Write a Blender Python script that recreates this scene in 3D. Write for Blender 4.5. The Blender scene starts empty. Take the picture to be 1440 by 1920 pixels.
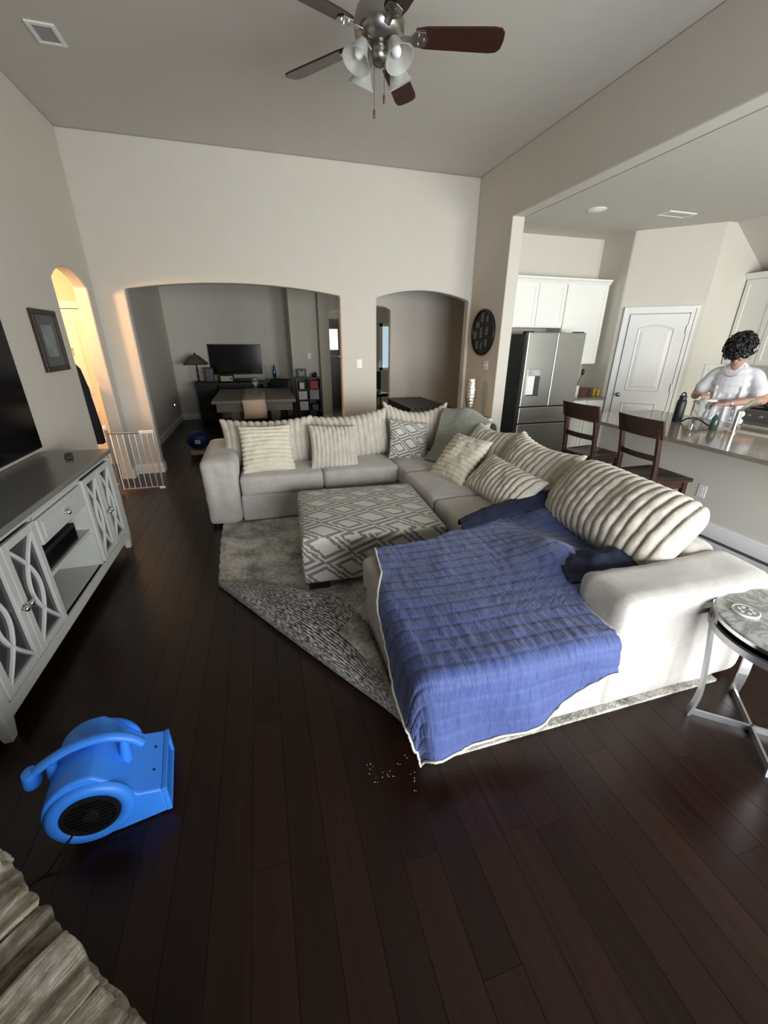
import bpy, bmesh, math, random
from mathutils import Vector, Matrix, noise
random.seed(7)
R = math.radians
PI = math.pi
scene = bpy.context.scene
col = scene.collection

# ------------------------------------------------------------------ camera
CAM_H = 1.68
cam_d = bpy.data.cameras.new('camera')
cam = bpy.data.objects.new('camera', cam_d)
col.objects.link(cam)
cam_d.sensor_fit = 'HORIZONTAL'
cam_d.sensor_width = 36.0
cam_d.lens = 36.0 * 756.3 / 1440.0
cam_d.clip_start = 0.02
_p, _y, _r = R(23.0), R(16.34), R(-0.27)
_f = Vector((math.sin(_y) * math.cos(_p), math.cos(_y) * math.cos(_p), -math.sin(_p)))
_rt = Vector((math.cos(_y), -math.sin(_y), 0))
_dn = _f.cross(_rt)
_r2 = math.cos(_r) * _rt + math.sin(_r) * _dn
_d2 = -math.sin(_r) * _rt + math.cos(_r) * _dn
_m = Matrix((_r2, -_d2, -_f)).transposed().to_4x4()
_m.translation = Vector((0, 0, CAM_H))
cam.matrix_world = _m
scene.camera = cam

# ------------------------------------------------------------------ world, daylight, exposure
world = bpy.data.worlds.new('sky')
scene.world = world
world.use_nodes = True
_bg = world.node_tree.nodes['Background']
_bg.inputs[0].default_value = (0.72, 0.86, 1.0, 1)
_bg.inputs[1].default_value = 1.0
scene.view_settings.view_transform = 'Standard'
scene.view_settings.look = 'None'
scene.view_settings.gamma = 1.0
scene.view_settings.use_curve_mapping = False
scene.view_settings.exposure = -0.24


def area(name, loc, target, sx, sy, power, color, spread=180):
    d = bpy.data.lights.new(name, 'AREA')
    d.shape = 'RECTANGLE'
    d.size, d.size_y, d.energy, d.color = sx, sy, power, color
    d.spread = R(spread)          # narrowed by choice to keep the left wall and ceiling darker
    o = bpy.data.objects.new(name, d)
    col.objects.link(o)
    o.location = loc
    o.rotation_euler = (Vector(target) - Vector(loc)).to_track_quat('-Z', 'Y').to_euler()
    return o


# daylight entering by the windows behind the camera (room side of each pane)
area('daylight_patio_window', (1.95, -1.83, 1.10), (1.95, 5, 0.80), 3.1, 1.8, 190, (0.93, 0.96, 1.0), 122)
area('daylight_nook_window', (4.9, -1.83, 1.45), (4.9, 5, 1.45), 2.2, 1.5, 172, (0.97, 1.0, 0.95), 140)
area('daylight_study_window', (3.35, 11.2, 1.5), (2.6, 8, 0.8), 0.5, 1.2, 6, (0.80, 0.93, 1.0))
area('daylight_front_door', (1.95, 11.2, 1.6), (1.6, 8, 0.6), 0.4, 0.8, 28, (1.0, 0.95, 0.85))


# ------------------------------------------------------------------ materials
def srgb(r, g, b):
    def c(x):
        x /= 255.0
        return x / 12.92 if x <= 0.04045 else ((x + 0.055) / 1.055) ** 2.4
    return (c(r), c(g), c(b), 1)


class NT:
    def __init__(self, name):
        self.m = bpy.data.materials.new(name)
        self.m.use_nodes = True
        self.t = self.m.node_tree
        self.b = self.t.nodes['Principled BSDF']

    def n(self, typ, **kw):
        o = self.t.nodes.new(typ)
        for k, v in kw.items():
            setattr(o, k, v)
        return o

    def l(self, a, b):
        self.t.links.new(a, b)

    def math(self, op, a, b=None):
        o = self.n('ShaderNodeMath', operation=op)
        for i, v in enumerate((a, b)):
            if v is None:
                continue
            if isinstance(v, (int, float)):
                o.inputs[i].default_value = v
            else:
                self.l(v, o.inputs[i])
        return o.outputs[0]

    def ramp(self, fac, stops):
        o = self.n('ShaderNodeValToRGB')
        e = o.color_ramp.elements
        while len(e) < len(stops):
            e.new(0.5)
        for k, (p, c) in enumerate(stops):
            e[k].position = p
            e[k].color = c
        self.l(fac, o.inputs[0])
        return o.outputs[0]

    def coords(self, kind='Object', scale=(1, 1, 1), rot=(0, 0, 0)):
        t = self.n('ShaderNodeTexCoord')
        m = self.n('ShaderNodeMapping')
        m.inputs['Scale'].default_value = scale
        m.inputs['Rotation'].default_value = rot
        self.l(t.outputs[kind], m.inputs[0])
        return m.outputs[0]

    def noise(self, vec, scale, detail=3, rough=0.5, dist=0.0):
        o = self.n('ShaderNodeTexNoise')
        o.inputs['Scale'].default_value = scale
        o.inputs['Detail'].default_value = detail
        o.inputs['Roughness'].default_value = rough
        o.inputs['Distortion'].default_value = dist
        if vec is not None:
            self.l(vec, o.inputs['Vector'])
        return o.outputs['Fac']

    def bump(self, h, strength, dist):
        o = self.n('ShaderNodeBump')
        o.inputs['Strength'].default_value = strength
        o.inputs['Distance'].default_value = dist
        self.l(h, o.inputs['Height'])
        self.l(o.outputs[0], self.b.inputs['Normal'])


def shade(c, k):
    return (c[0] * k, c[1] * k, c[2] * k, 1)


def mat(name, color, rough=0.6, metal=0.0, var=0.12, vscale=6.0, bump=0.0, bscale=80.0, bdist=0.002,
        stretch=(1, 1, 1), spec=0.5, coat=0.0, sheen=0.0, trans=0.0, alpha=1.0, ior=1.45, emit=None, estr=0.0):
    n = NT(name)
    v = n.coords('Object', stretch)
    f = n.noise(v, vscale, 4, 0.6)
    n.l(n.ramp(f, [(0.25, shade(color, 1 - var)), (0.75, shade(color, 1 + var))]), n.b.inputs['Base Color'])
    n.b.inputs['Roughness'].default_value = rough
    n.b.inputs['Metallic'].default_value = metal
    n.b.inputs['Specular IOR Level'].default_value = spec
    n.b.inputs['Coat Weight'].default_value = coat
    n.b.inputs['Sheen Weight'].default_value = sheen
    n.b.inputs['Transmission Weight'].default_value = trans
    n.b.inputs['IOR'].default_value = ior
    n.b.inputs['Alpha'].default_value = alpha
    if emit:
        n.b.inputs['Emission Color'].default_value = emit
        n.b.inputs['Emission Strength'].default_value = estr
    if bump:
        n.bump(n.noise(v, bscale, 3, 0.6), bump, bdist)
    return n.m


M = {}
M['wall'] = mat('wall_paint', (0.605, 0.57, 0.50, 1), 0.75, var=0.02, bump=0.25, bscale=120, bdist=0.002)
M['ceiling'] = mat('ceiling_paint', (0.56, 0.53, 0.48, 1), 0.8, var=0.02, bump=0.3, bscale=90, bdist=0.003)
M['trim'] = mat('white_trim_paint', (0.80, 0.79, 0.77, 1), 0.4, var=0.02)
M['cab'] = mat('white_cabinet_paint', (0.82, 0.81, 0.76, 1), 0.4, var=0.02)
M['greypaint'] = mat('pale_grey_paint', (0.47, 0.47, 0.445, 1), 0.45, var=0.05, vscale=12)
M['greytop'] = mat('dark_grey_top_finish', (0.17, 0.17, 0.155, 1), 0.28, var=0.12, vscale=5, stretch=(6, 0.6, 1))
M['mirror'] = mat('dark_mirror_panel', (0.10, 0.10, 0.105, 1), 0.15, metal=0.6, var=0.3, vscale=5)
M['black'] = mat('black_plastic', (0.008, 0.008, 0.009, 1), 0.4, var=0.2)
M['blackgloss'] = mat('black_screen_glass', (0.004, 0.004, 0.005, 1), 0.12, var=0.2)
M['chrome'] = mat('polished_chrome', (0.78, 0.78, 0.78, 1), 0.12, metal=1, var=0.03)
M['nickel'] = mat('brushed_nickel', (0.36, 0.34, 0.315, 1), 0.3, metal=1, var=0.05)
M['silver'] = mat('silver_metal', (0.52, 0.52, 0.52, 1), 0.32, metal=0.9, var=0.06)
M['steel'] = mat('stainless_steel', (0.43, 0.43, 0.415, 1), 0.30, metal=1, var=0.04, vscale=3, stretch=(1, 1, 40))
M['darksteel'] = mat('dark_fridge_side', (0.035, 0.037, 0.042, 1), 0.45, var=0.1)
M['cherry'] = mat('dark_cherry_wood', (0.027, 0.009, 0.0065, 1), 0.30, var=0.4, vscale=5, stretch=(1, 1, 0.15), coat=0.2)
M['espresso'] = mat('espresso_wood', (0.020, 0.013, 0.011, 1), 0.4, var=0.4, vscale=5, stretch=(0.2, 1, 1))
M['redwood'] = mat('reddish_brown_wood', (0.16, 0.055, 0.03, 1), 0.4, var=0.35, vscale=7, stretch=(0.2, 1, 1))
M['greywood'] = mat('weathered_grey_wood', (0.15, 0.135, 0.12, 1), 0.5, var=0.3, vscale=6, stretch=(0.15, 1, 1), bump=0.2, bscale=30)
M['blade'] = mat('fan_blade_wood', (0.035, 0.011, 0.008, 1), 0.35, var=0.4, vscale=6, stretch=(0.2, 1, 1))
M['frost'] = mat('frosted_glass', (0.85, 0.85, 0.82, 1), 0.35, var=0.02, trans=0.75, ior=1.2)
M['bulb'] = mat('white_bulb', (0.9, 0.9, 0.88, 1), 0.3, var=0.01)
M['bluep'] = mat('blue_moulded_plastic', (0.035, 0.22, 0.78, 1), 0.42, var=0.06, bump=0.05, bscale=200, bdist=0.001)
M['blueball'] = mat('deep_blue_vinyl', (0.01, 0.03, 0.16, 1), 0.4, var=0.2)
M['beige'] = mat('beige_cloth', (0.42, 0.36, 0.28, 1), 0.9, var=0.1, bump=0.3, bscale=200)
M['linen'] = mat('pale_linen_runner', (0.52, 0.47, 0.40, 1), 0.9, var=0.06, bump=0.3, bscale=250, bdist=0.001)
M['navycloth'] = mat('dark_navy_cloth', (0.006, 0.007, 0.016, 1), 0.9, var=0.2)
M['paper'] = mat('white_paper', (0.72, 0.72, 0.72, 1), 0.8, var=0.05)
M['skin'] = mat('skin', (0.42, 0.24, 0.17, 1), 0.5, var=0.06, vscale=10)
M['shirt'] = mat('white_cotton', (0.66, 0.66, 0.69, 1), 0.85, var=0.02, bump=0.2, bscale=14, bdist=0.012)
M['denim'] = mat('dark_shorts_cloth', (0.03, 0.035, 0.05, 1), 0.9, var=0.15)
M['hair'] = mat('black_hair', (0.005, 0.004, 0.004, 1), 0.45, var=0.3, vscale=30)
M['amber'] = mat('amber_shade_glass', (0.10, 0.09, 0.07, 1), 0.4, var=0.3, vscale=20)
M['red'] = mat('red_binding', (0.35, 0.06, 0.06, 1), 0.6, var=0.1)
M['yellow'] = mat('yellow_wrapper', (0.55, 0.36, 0.05, 1), 0.5, var=0.25, vscale=40)
M['brownwicker'] = mat('brown_wicker', (0.13, 0.07, 0.04, 1), 0.7, var=0.4, vscale=60)
M['tile'] = mat('pale_glazed_tile', (0.66, 0.65, 0.60, 1), 0.25, var=0.04, vscale=3)
M['grout'] = mat('grey_grout', (0.45, 0.44, 0.41, 1), 0.8, var=0.04)
M['clear'] = mat('clear_plastic', (0.9, 0.92, 0.93, 1), 0.06, var=0.0, trans=0.95, ior=1.25)
M['darkbottle'] = mat('matte_black_bottle', (0.012, 0.013, 0.014, 1), 0.45, var=0.1)
M['lavaglass'] = mat('blue_lava_glass', (0.02, 0.08, 0.18, 1), 0.15, var=0.3, vscale=10)
M['clockface'] = mat('pale_clock_face', (0.55, 0.47, 0.33, 1), 0.6, var=0.05)
M['photo'] = mat('grey_photo_print', (0.11, 0.11, 0.115, 1), 0.4, var=0.8, vscale=25)
M['matboard'] = mat('dark_mat_board', (0.06, 0.065, 0.065, 1), 0.7, var=0.1)
M['print'] = mat('pale_art_print', (0.36, 0.39, 0.39, 1), 0.5, var=0.45, vscale=9)
M['framebrown'] = mat('dark_brown_frame', (0.035, 0.018, 0.013, 1), 0.4, var=0.3)
M['lamppost'] = mat('bronze_lamp_metal', (0.02, 0.016, 0.013, 1), 0.4, metal=0.5, var=0.2)
M['litglass'] = mat('bright_window_glass', (0.9, 0.95, 1, 1), 0.2, var=0.02, emit=(1, 0.97, 0.92, 1), estr=2.2)
M['litglass2'] = mat('pale_daylit_window', (0.7, 0.85, 0.95, 1), 0.2, var=0.02, emit=(0.55, 0.78, 0.9, 1), estr=0.8)
M['nightlight'] = mat('night_light_lens', (0.9, 0.95, 1, 1), 0.3, var=0.01, emit=(0.9, 0.96, 1, 1), estr=6.0)
M['doorwood'] = mat('dark_stained_door', (0.022, 0.014, 0.013, 1), 0.35, var=0.3, vscale=5, stretch=(1, 1, 0.2))
M['oakframe'] = mat('oak_door_frame', (0.16, 0.075, 0.03, 1), 0.45, var=0.3, vscale=5, stretch=(1, 1, 0.2))
M['sage'] = mat('sage_fleece', (0.24, 0.25, 0.20, 1), 0.95, var=0.18, vscale=25, bump=0.8, bscale=120, bdist=0.006, sheen=0.3)
M['coaster'] = mat('grey_carved_coaster', (0.30, 0.29, 0.25, 1), 0.7, var=0.5, vscale=70)
M['whiteceramic'] = mat('white_ceramic', (0.75, 0.74, 0.71, 1), 0.3, var=0.02)
M['hammered'] = mat('hammered_silver', (0.72, 0.70, 0.66, 1), 0.18, metal=1, var=0.1, bump=1.0, bscale=55, bdist=0.01)
M['remote'] = mat('dark_remote_plastic', (0.02, 0.02, 0.02, 1), 0.5, var=0.1)


def fabric(name, base, alt, sc=60, fuzz=0.5, fdist=0.003, patch=5.0, rough=0.92, sheen=0.35, lo=0.32, hi=0.66):
    n = NT(name)
    v = n.coords('Object')
    a = n.noise(v, patch, 4, 0.6)
    b = n.noise(v, sc, 2, 0.6)
    f = n.math('ADD', n.math('MULTIPLY', a, 0.65), n.math('MULTIPLY', b, 0.35))
    n.l(n.ramp(f, [(lo, alt), (hi, base)]), n.b.inputs['Base Color'])
    n.b.inputs['Roughness'].default_value = rough
    n.b.inputs['Sheen Weight'].default_value = sheen
    n.bump(n.noise(v, sc * 2.5, 3, 0.7), fuzz, fdist)
    return n.m


M['sofa'] = fabric('greige_velvet', (0.49, 0.46, 0.42, 1), (0.385, 0.36, 0.325, 1), 40, 0.35, 0.002, 7)
M['ribgrey'] = fabric('greige_ribbed_plush', (0.70, 0.64, 0.54, 1), (0.50, 0.45, 0.37, 1), 70, 0.9, 0.006, 9)
M['ribcream'] = fabric('cream_ribbed_plush', (0.80, 0.74, 0.59, 1), (0.66, 0.60, 0.46, 1), 70, 0.9, 0.006, 9)
M['rug'] = fabric('mottled_shag', (0.74, 0.69, 0.59, 1), (0.15, 0.14, 0.115, 1), 45, 1.0, 0.014, 4.0, lo=0.40, hi=0.60)
M['rugbluegrey'] = fabric('blue_grey_rug', (0.42, 0.43, 0.46, 1), (0.22, 0.23, 0.27, 1), 30, 0.6, 0.006, 9)


def rug_back():
    n = NT('woven_rug_backing')
    v = n.coords('UV', (1, 1, 1))
    s = n.n('ShaderNodeSeparateXYZ')
    n.l(v, s.inputs[0])
    line = n.math('SINE', n.math('MULTIPLY', s.outputs[1], 2 * PI * 60))
    sp = n.noise(n.coords('UV', (32, 90, 1)), 1.0, 2, 0.6)
    big = n.noise(n.coords('UV', (3, 3, 1)), 1.0, 3, 0.6)
    f = n.math('ADD', n.math('MULTIPLY', line, 0.07), n.math('ADD', n.math('MULTIPLY', sp, 0.85), n.math('MULTIPLY', big, 0.20)))
    n.l(n.ramp(f, [(0.42, (0.025, 0.022, 0.025, 1)), (0.52, (0.20, 0.185, 0.185, 1)), (0.68, (0.72, 0.69, 0.66, 1))]), n.b.inputs['Base Color'])
    n.b.inputs['Roughness'].default_value = 0.9
    n.bump(f, 0.6, 0.004)
    return n.m


M['rugback'] = rug_back()


def geo_pattern():
    n = NT('geometric_diamond_fabric')
    v = n.coords('UV')
    s = n.n('ShaderNodeSeparateXYZ')
    n.l(v, s.inputs[0])
    wob = n.noise(n.coords('UV', (30, 30, 1)), 1.0, 2)
    wv = n.math('MULTIPLY', n.math('SUBTRACT', wob, 0.5), 0.10)
    skew = n.math('MULTIPLY', s.outputs[0], 0.30)
    u = n.math('ADD', n.math('MULTIPLY', s.outputs[0], 2.7), wv)
    w = n.math('ADD', n.math('MULTIPLY', n.math('ADD', s.outputs[1], skew), 3.9), wv)
    uu = n.math('ABSOLUTE', n.math('SUBTRACT', n.math('FRACT', n.math('ADD', u, 40.0)), 0.5))
    ww = n.math('ABSOLUTE', n.math('SUBTRACT', n.math('FRACT', n.math('ADD', w, 40.0)), 0.5))
    d = n.math('ADD', uu, ww)

    def band(c, h):
        return n.math('LESS_THAN', n.math('ABSOLUTE', n.math('SUBTRACT', d, c)), h)
    m = n.math('MAXIMUM', band(0.27, 0.05), band(0.47, 0.05))
    m = n.math('MAXIMUM', m, band(0.66, 0.055))
    f = n.noise(n.coords('UV', (60, 60, 1)), 1.0, 3)
    mm = n.math('MULTIPLY', m, n.math('ADD', n.math('MULTIPLY', f, 0.5), 0.72))
    n.l(n.ramp(mm, [(0.05, (0.58, 0.56, 0.49, 1)), (0.9, (0.20, 0.19, 0.175, 1))]), n.b.inputs['Base Color'])
    n.b.inputs['Roughness'].default_value = 0.92
    n.b.inputs['Sheen Weight'].default_value = 0.2
    n.bump(n.math('ADD', n.math('MULTIPLY', m, -0.4), f), 0.5, 0.003)
    return n.m


M['geo'] = geo_pattern()


def marble():
    n = NT('grey_marble')
    v = n.coords('Object')
    a = n.noise(v, 2.6, 5, 0.6, 1.2)
    b = n.noise(v, 5.0, 4, 0.55, 1.5)
    f = n.math('ABSOLUTE', n.math('SUBTRACT', a, 0.5))
    f = n.math('MINIMUM', f, n.math('MULTIPLY', n.math('ABSOLUTE', n.math('SUBTRACT', b, 0.5)), 1.6))
    n.l(n.ramp(f, [(0.0, (0.24, 0.24, 0.235, 1)), (0.05, (0.44, 0.445, 0.42, 1)), (0.2, (0.60, 0.61, 0.575, 1))]), n.b.inputs['Base Color'])
    n.b.inputs['Roughness'].default_value = 0.22
    return n.m


M['marble'] = marble()


def granite():
    n = NT('taupe_stone_worktop')
    v = n.coords('Object')
    a = n.noise(v, 90.0, 3, 0.7)
    b = n.noise(v, 6.0, 3, 0.5)
    f = n.math('ADD', n.math('MULTIPLY', a, 0.6), n.math('MULTIPLY', b, 0.4))
    n.l(n.ramp(f, [(0.3, (0.15, 0.125, 0.095, 1)), (0.7, (0.27, 0.24, 0.195, 1))]), n.b.inputs['Base Color'])
    n.b.inputs['Roughness'].default_value = 0.10
    return n.m


M['granite'] = granite()


def plank_mat():
    n = NT('dark_walnut_planks')
    oi = n.n('ShaderNodeObjectInfo')
    ge = n.n('ShaderNodeNewGeometry')
    rnd = n.math('FRACT', n.math('ADD', oi.outputs['Random'], ge.outputs['Random Per Island']))
    v = n.coords('Object', (14, 0.9, 1))
    add = n.n('ShaderNodeVectorMath', operation='ADD')
    cmb = n.n('ShaderNodeCombineXYZ')
    n.l(n.math('MULTIPLY', rnd, 37.0), cmb.inputs[0])
    n.l(n.math('MULTIPLY', rnd, 91.0), cmb.inputs[1])
    n.l(v, add.inputs[0])
    n.l(cmb.outputs[0], add.inputs[1])
    g = n.noise(add.outputs[0], 2.2, 5, 0.6, 0.6)
    f = n.math('ADD', n.math('MULTIPLY', rnd, 0.30), n.math('MULTIPLY', g, 0.65))
    n.l(n.ramp(f, [(0.2, (0.0068, 0.0021, 0.0012, 1)), (0.55, (0.0145, 0.0046, 0.0025, 1)), (0.95, (0.029, 0.0100, 0.0052, 1))]), n.b.inputs['Base Color'])
    n.l(n.math('ADD', n.math('MULTIPLY', g, 0.16), 0.24), n.b.inputs['Roughness'])
    n.b.inputs['Specular IOR Level'].default_value = 0.31
    n.bump(g, 0.15, 0.002)
    return n.m


M['plank'] = plank_mat()
M['joint'] = mat('dark_floor_joint', (0.004, 0.003, 0.003, 1), 0.8, var=0.1)


def stone_mat():
    n = NT('split_ledge_stone')
    oi = n.n('ShaderNodeObjectInfo')
    v = n.coords('Object', (9, 1.3, 4))
    a = n.noise(v, 3.0, 8, 0.68, 0.5)
    b = n.noise(n.coords('Object'), 18.0, 6, 0.7, 0.4)
    f = n.math('ADD', n.math('MULTIPLY', a, 0.6), n.math('ADD', n.math('MULTIPLY', b, 0.3), n.math('MULTIPLY', oi.outputs['Random'], 0.16)))
    n.l(n.ramp(f, [(0.38, (0.06, 0.046, 0.030, 1)), (0.52, (0.26, 0.22, 0.16, 1)), (0.66, (0.62, 0.58, 0.51, 1))]), n.b.inputs['Base Color'])
    n.b.inputs['Roughness'].default_value = 0.85
    n.bump(f, 0.9, 0.02)
    return n.m


M['stone'] = stone_mat()
M['mortar'] = mat('dark_mortar', (0.05, 0.045, 0.04, 1), 0.95, var=0.2)


def quilt_mat():
    n = NT('navy_quilted_cotton')
    v = n.coords('UV', (1, 1, 1))
    w = n.noise(n.coords('UV', (75, 16, 1)), 1.0, 4, 0.65, 0.8)
    c = n.noise(v, 6.0, 3, 0.5)
    n.l(n.ramp(c, [(0.3, (0.036, 0.060, 0.195, 1)), (0.7, (0.048, 0.078, 0.245, 1))]), n.b.inputs['Base Color'])
    n.b.inputs['Roughness'].default_value = 0.62
    n.b.inputs['Sheen Weight'].default_value = 0.25
    n.bump(w, 0.65, 0.012)
    return n.m


M['quilt'] = quilt_mat()
M['navyshade'] = mat('shaded_navy_cloth', (0.010, 0.014, 0.040, 1), 0.8, var=0.2, vscale=14, bump=0.5, bscale=40, bdist=0.006)  # darker copy of the quilt navy, shade of the folds put into the colour
M['piping'] = mat('cream_quilt_piping', (0.62, 0.60, 0.50, 1), 0.8, var=0.05)


# ------------------------------------------------------------------ mesh helpers
class MB:
    def __init__(self):
        self.v, self.f, self.uv = [], [], None
        self.xf = None

    def add(self, vs, fs):
        o = len(self.v)
        if self.xf is not None:
            vs = [self.xf @ Vector(p) for p in vs]
        self.v.extend([tuple(p) for p in vs])
        self.f.extend([tuple(i + o for i in f) for f in fs])
        return self

    def box(self, x0, x1, y0, y1, z0, z1):
        return self.add([(x0, y0, z0), (x1, y0, z0), (x1, y1, z0), (x0, y1, z0), (x0, y0, z1), (x1, y0, z1), (x1, y1, z1), (x0, y1, z1)],
                        [(0, 3, 2, 1), (4, 5, 6, 7), (0, 1, 5, 4), (1, 2, 6, 5), (2, 3, 7, 6), (3, 0, 4, 7)])

    def taper(self, c0, s0, c1, s1):
        """a bar between two rectangles: centre and (sx, sy) below and above"""
        vs = []
        for c, s in ((c0, s0), (c1, s1)):
            for a, b in ((-1, -1), (1, -1), (1, 1), (-1, 1)):
                vs.append((c[0] + a * s[0] / 2, c[1] + b * s[1] / 2, c[2]))
        return self.add(vs, [(0, 3, 2, 1), (4, 5, 6, 7), (0, 1, 5, 4), (1, 2, 6, 5), (2, 3, 7, 6), (3, 0, 4, 7)])

    def rbox(self, c, s, r, n=6, fn=None):
        """rounded box on a grid; fn(unit point, point) may push points"""
        hx, hy, hz = s[0] / 2, s[1] / 2, s[2] / 2
        r = min(r, hx, hy, hz)

        def axis(h):
            inner = max(h - r, 0)
            k = max(1, n)
            out = [-h + r * (1 - math.cos(PI / 2 * i / 3)) * 1.0 for i in range(3)]
            out = [-(inner + r * math.cos(PI / 2 * i / 3)) for i in range(3)]
            out += [-inner + 2 * inner * i / k for i in range(k + 1)]
            out += [inner + r * math.sin(PI / 2 * i / 3) for i in range(1, 4)]
            return out
        ax = (axis(hx), axis(hy), axis(hz))
        hh = (hx, hy, hz)
        vs, fs, idx = [], [], {}

        def vert(p):
            key = (round(p[0], 6), round(p[1], 6), round(p[2], 6))
            if key in idx:
                return idx[key]
            q = [max(-(hh[k] - r), min(hh[k] - r, p[k])) for k in range(3)]
            d = Vector((p[0] - q[0], p[1] - q[1], p[2] - q[2]))
            if d.length > 1e-9:
                # map cube shell to sphere shell
                m = max(abs(d[0]), abs(d[1]), abs(d[2]))
                d = d.normalized() * r if m > r * 0.999 else d.normalized() * r
            pt = Vector(q) + d
            if fn:
                pt = Vector(fn((p[0] / hx, p[1] / hy, p[2] / hz), pt))
            pt = pt + Vector(c)
            idx[key] = len(vs)
            vs.append(tuple(pt))
            return idx[key]
        for k in range(3):
            i, j = (k + 1) % 3, (k + 2) % 3
            for sgn in (-1, 1):
                for a in range(len(ax[i]) - 1):
                    for b in range(len(ax[j]) - 1):
                        qs = []
                        for da, db in ((0, 0), (1, 0), (1, 1), (0, 1)):
                            p = [0, 0, 0]
                            p[k] = sgn * hh[k]
                            p[i] = ax[i][a + da]
                            p[j] = ax[j][b + db]
                            qs.append(vert(p))
                        if sgn < 0:
                            qs.reverse()
                        if len(set(qs)) == 4:
                            fs.append(tuple(qs))
        return self.add(vs, fs)

    def tube(self, pts, r, n=8, cap=True, closed=False, flat=1.0):
        pts = [Vector(p) for p in pts]
        m = len(pts)
        rr = r if isinstance(r, (list, tuple)) else [r] * m
        vs, fs = [], []
        prev = None
        for i, p in enumerate(pts):
            if closed:
                t = (pts[(i + 1) % m] - pts[i - 1]).normalized()
            else:
                t = (pts[min(i + 1, m - 1)] - pts[max(i - 1, 0)]).normalized()
            if prev is None:
                u = t.orthogonal().normalized() if abs(t.z) > 0.9 else t.cross(Vector((0, 0, 1))).normalized()
            else:
                u = (prev - t * prev.dot(t)).normalized()
            prev = u
            w = t.cross(u)
            for k in range(n):
                a = 2 * PI * k / n
                vs.append(p + (u * math.cos(a) + w * math.sin(a) * flat) * rr[i])
        for i in range(m if closed else m - 1):
            a, b = i * n, ((i + 1) % m) * n
            for k in range(n):
                fs.append((a + k, a + (k + 1) % n, b + (k + 1) % n, b + k))
        if cap and not closed:
            fs.append(tuple(reversed(range(n))))
            fs.append(tuple(range((m - 1) * n, m * n)))
        return self.add(vs, fs)

    def lathe(self, prof, n=24, c=(0, 0, 0), sx=1.0, sy=1.0):
        vs, fs = [], []
        for r, z in prof:
            for k in range(n):
                a = 2 * PI * k / n
                vs.append((c[0] + sx * r * math.cos(a), c[1] + sy * r * math.sin(a), c[2] + z))
        for i in range(len(prof) - 1):
            for k in range(n):
                fs.append((i * n + k, i * n + (k + 1) % n, (i + 1) * n + (k + 1) % n, (i + 1) * n + k))
        if prof[0][0] > 1e-6:
            fs.append(tuple(reversed(range(n))))
        if prof[-1][0] > 1e-6:
            fs.append(tuple(range((len(prof) - 1) * n, len(prof) * n)))
        return self.add(vs, fs)

    def prism(self, poly, axis, a0, a1):
        """polygon in the plane normal to axis ('x': (y,z), 'y': (x,z), 'z': (x,y)) pushed from a0 to a1"""
        def P(p, a):
            return {'x': (a, p[0], p[1]), 'y': (p[0], a, p[1]), 'z': (p[0], p[1], a)}[axis]
        n = len(poly)
        vs = [P(p, a0) for p in poly] + [P(p, a1) for p in poly]
        fs = [tuple(range(n)), tuple(reversed(range(n, 2 * n)))]
        fs += [(i, (i + 1) % n + 0, (i + 1) % n + n, i + n)[::-1] for i in range(n)]
        return self.add(vs, fs)

    def grid(self, nu, nv, fn, uvfn=None):
        vs, fs = [], []
        uv = []
        for j in range(nv + 1):
            for i in range(nu + 1):
                vs.append(fn(i / nu, j / nv))
                if uvfn:
                    uv.append(uvfn(i / nu, j / nv))
        for j in range(nv):
            for i in range(nu):
                a = j * (nu + 1) + i
                fs.append((a, a + 1, a + nu + 2, a + nu + 1))
        if uvfn:
            self.uv = (self.uv or []) + uv
        return self.add(vs, fs)

    def ball(self, c, r, sx=1, sy=1, sz=1, n=12, m=8):
        prof = [(math.sin(PI * i / m) * r if 0 < i < m else 0.0, -math.cos(PI * i / m) * r * sz) for i in range(m + 1)]
        return self.lathe(prof, n, c, sx, sy)

    def build(self, name, material, parent=None, smooth=None, loc=None, rot=None, boxuv=0, bevel=0, bseg=2, fix=True, weld=False):
        me = bpy.data.meshes.new(name)
        me.from_pydata(self.v, [], self.f)
        if fix or weld:
            bm = bmesh.new()
            bm.from_mesh(me)
            if weld:
                bmesh.ops.remove_doubles(bm, verts=bm.verts, dist=1e-5)
            if fix:
                bmesh.ops.recalc_face_normals(bm, faces=bm.faces)
            bm.to_mesh(me)
            bm.free()
        if material is not None:
            me.materials.append(M[material] if isinstance(material, str) else material)
        if self.uv and not weld:
            lay = me.uv_layers.new(name='UVMap')
            for lp in me.loops:
                lay.data[lp.index].uv = self.uv[lp.vertex_index]
        if boxuv:
            lay = me.uv_layers.new(name='UVMap')
            for p in me.polygons:
                a = [abs(c) for c in p.normal]
                k = a.index(max(a))
                for li in p.loop_indices:
                    co = me.vertices[me.loops[li].vertex_index].co
                    uv = {0: (co.y, co.z), 1: (co.x, co.z), 2: (co.x, co.y)}[k]
                    lay.data[li].uv = (uv[0] * boxuv, uv[1] * boxuv)
        if smooth is not None:
            for p in me.polygons:
                p.use_smooth = True
            if smooth < 180:
                me.set_sharp_from_angle(angle=R(smooth))
        o = bpy.data.objects.new(name, me)
        col.objects.link(o)
        if parent:
            o.parent = parent
        if loc:
            o.location = loc
        if rot:
            o.rotation_euler = rot
        if bevel:
            b = o.modifiers.new('bevel', 'BEVEL')
            b.width = bevel
            b.segments = bseg
            b.limit_method = 'ANGLE'
            b.angle_limit = R(40)
        return o


def tag(o, label, cat, group=None):
    o['label'] = label
    o['category'] = cat
    if group:
        o['group'] = group
    return o


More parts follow.
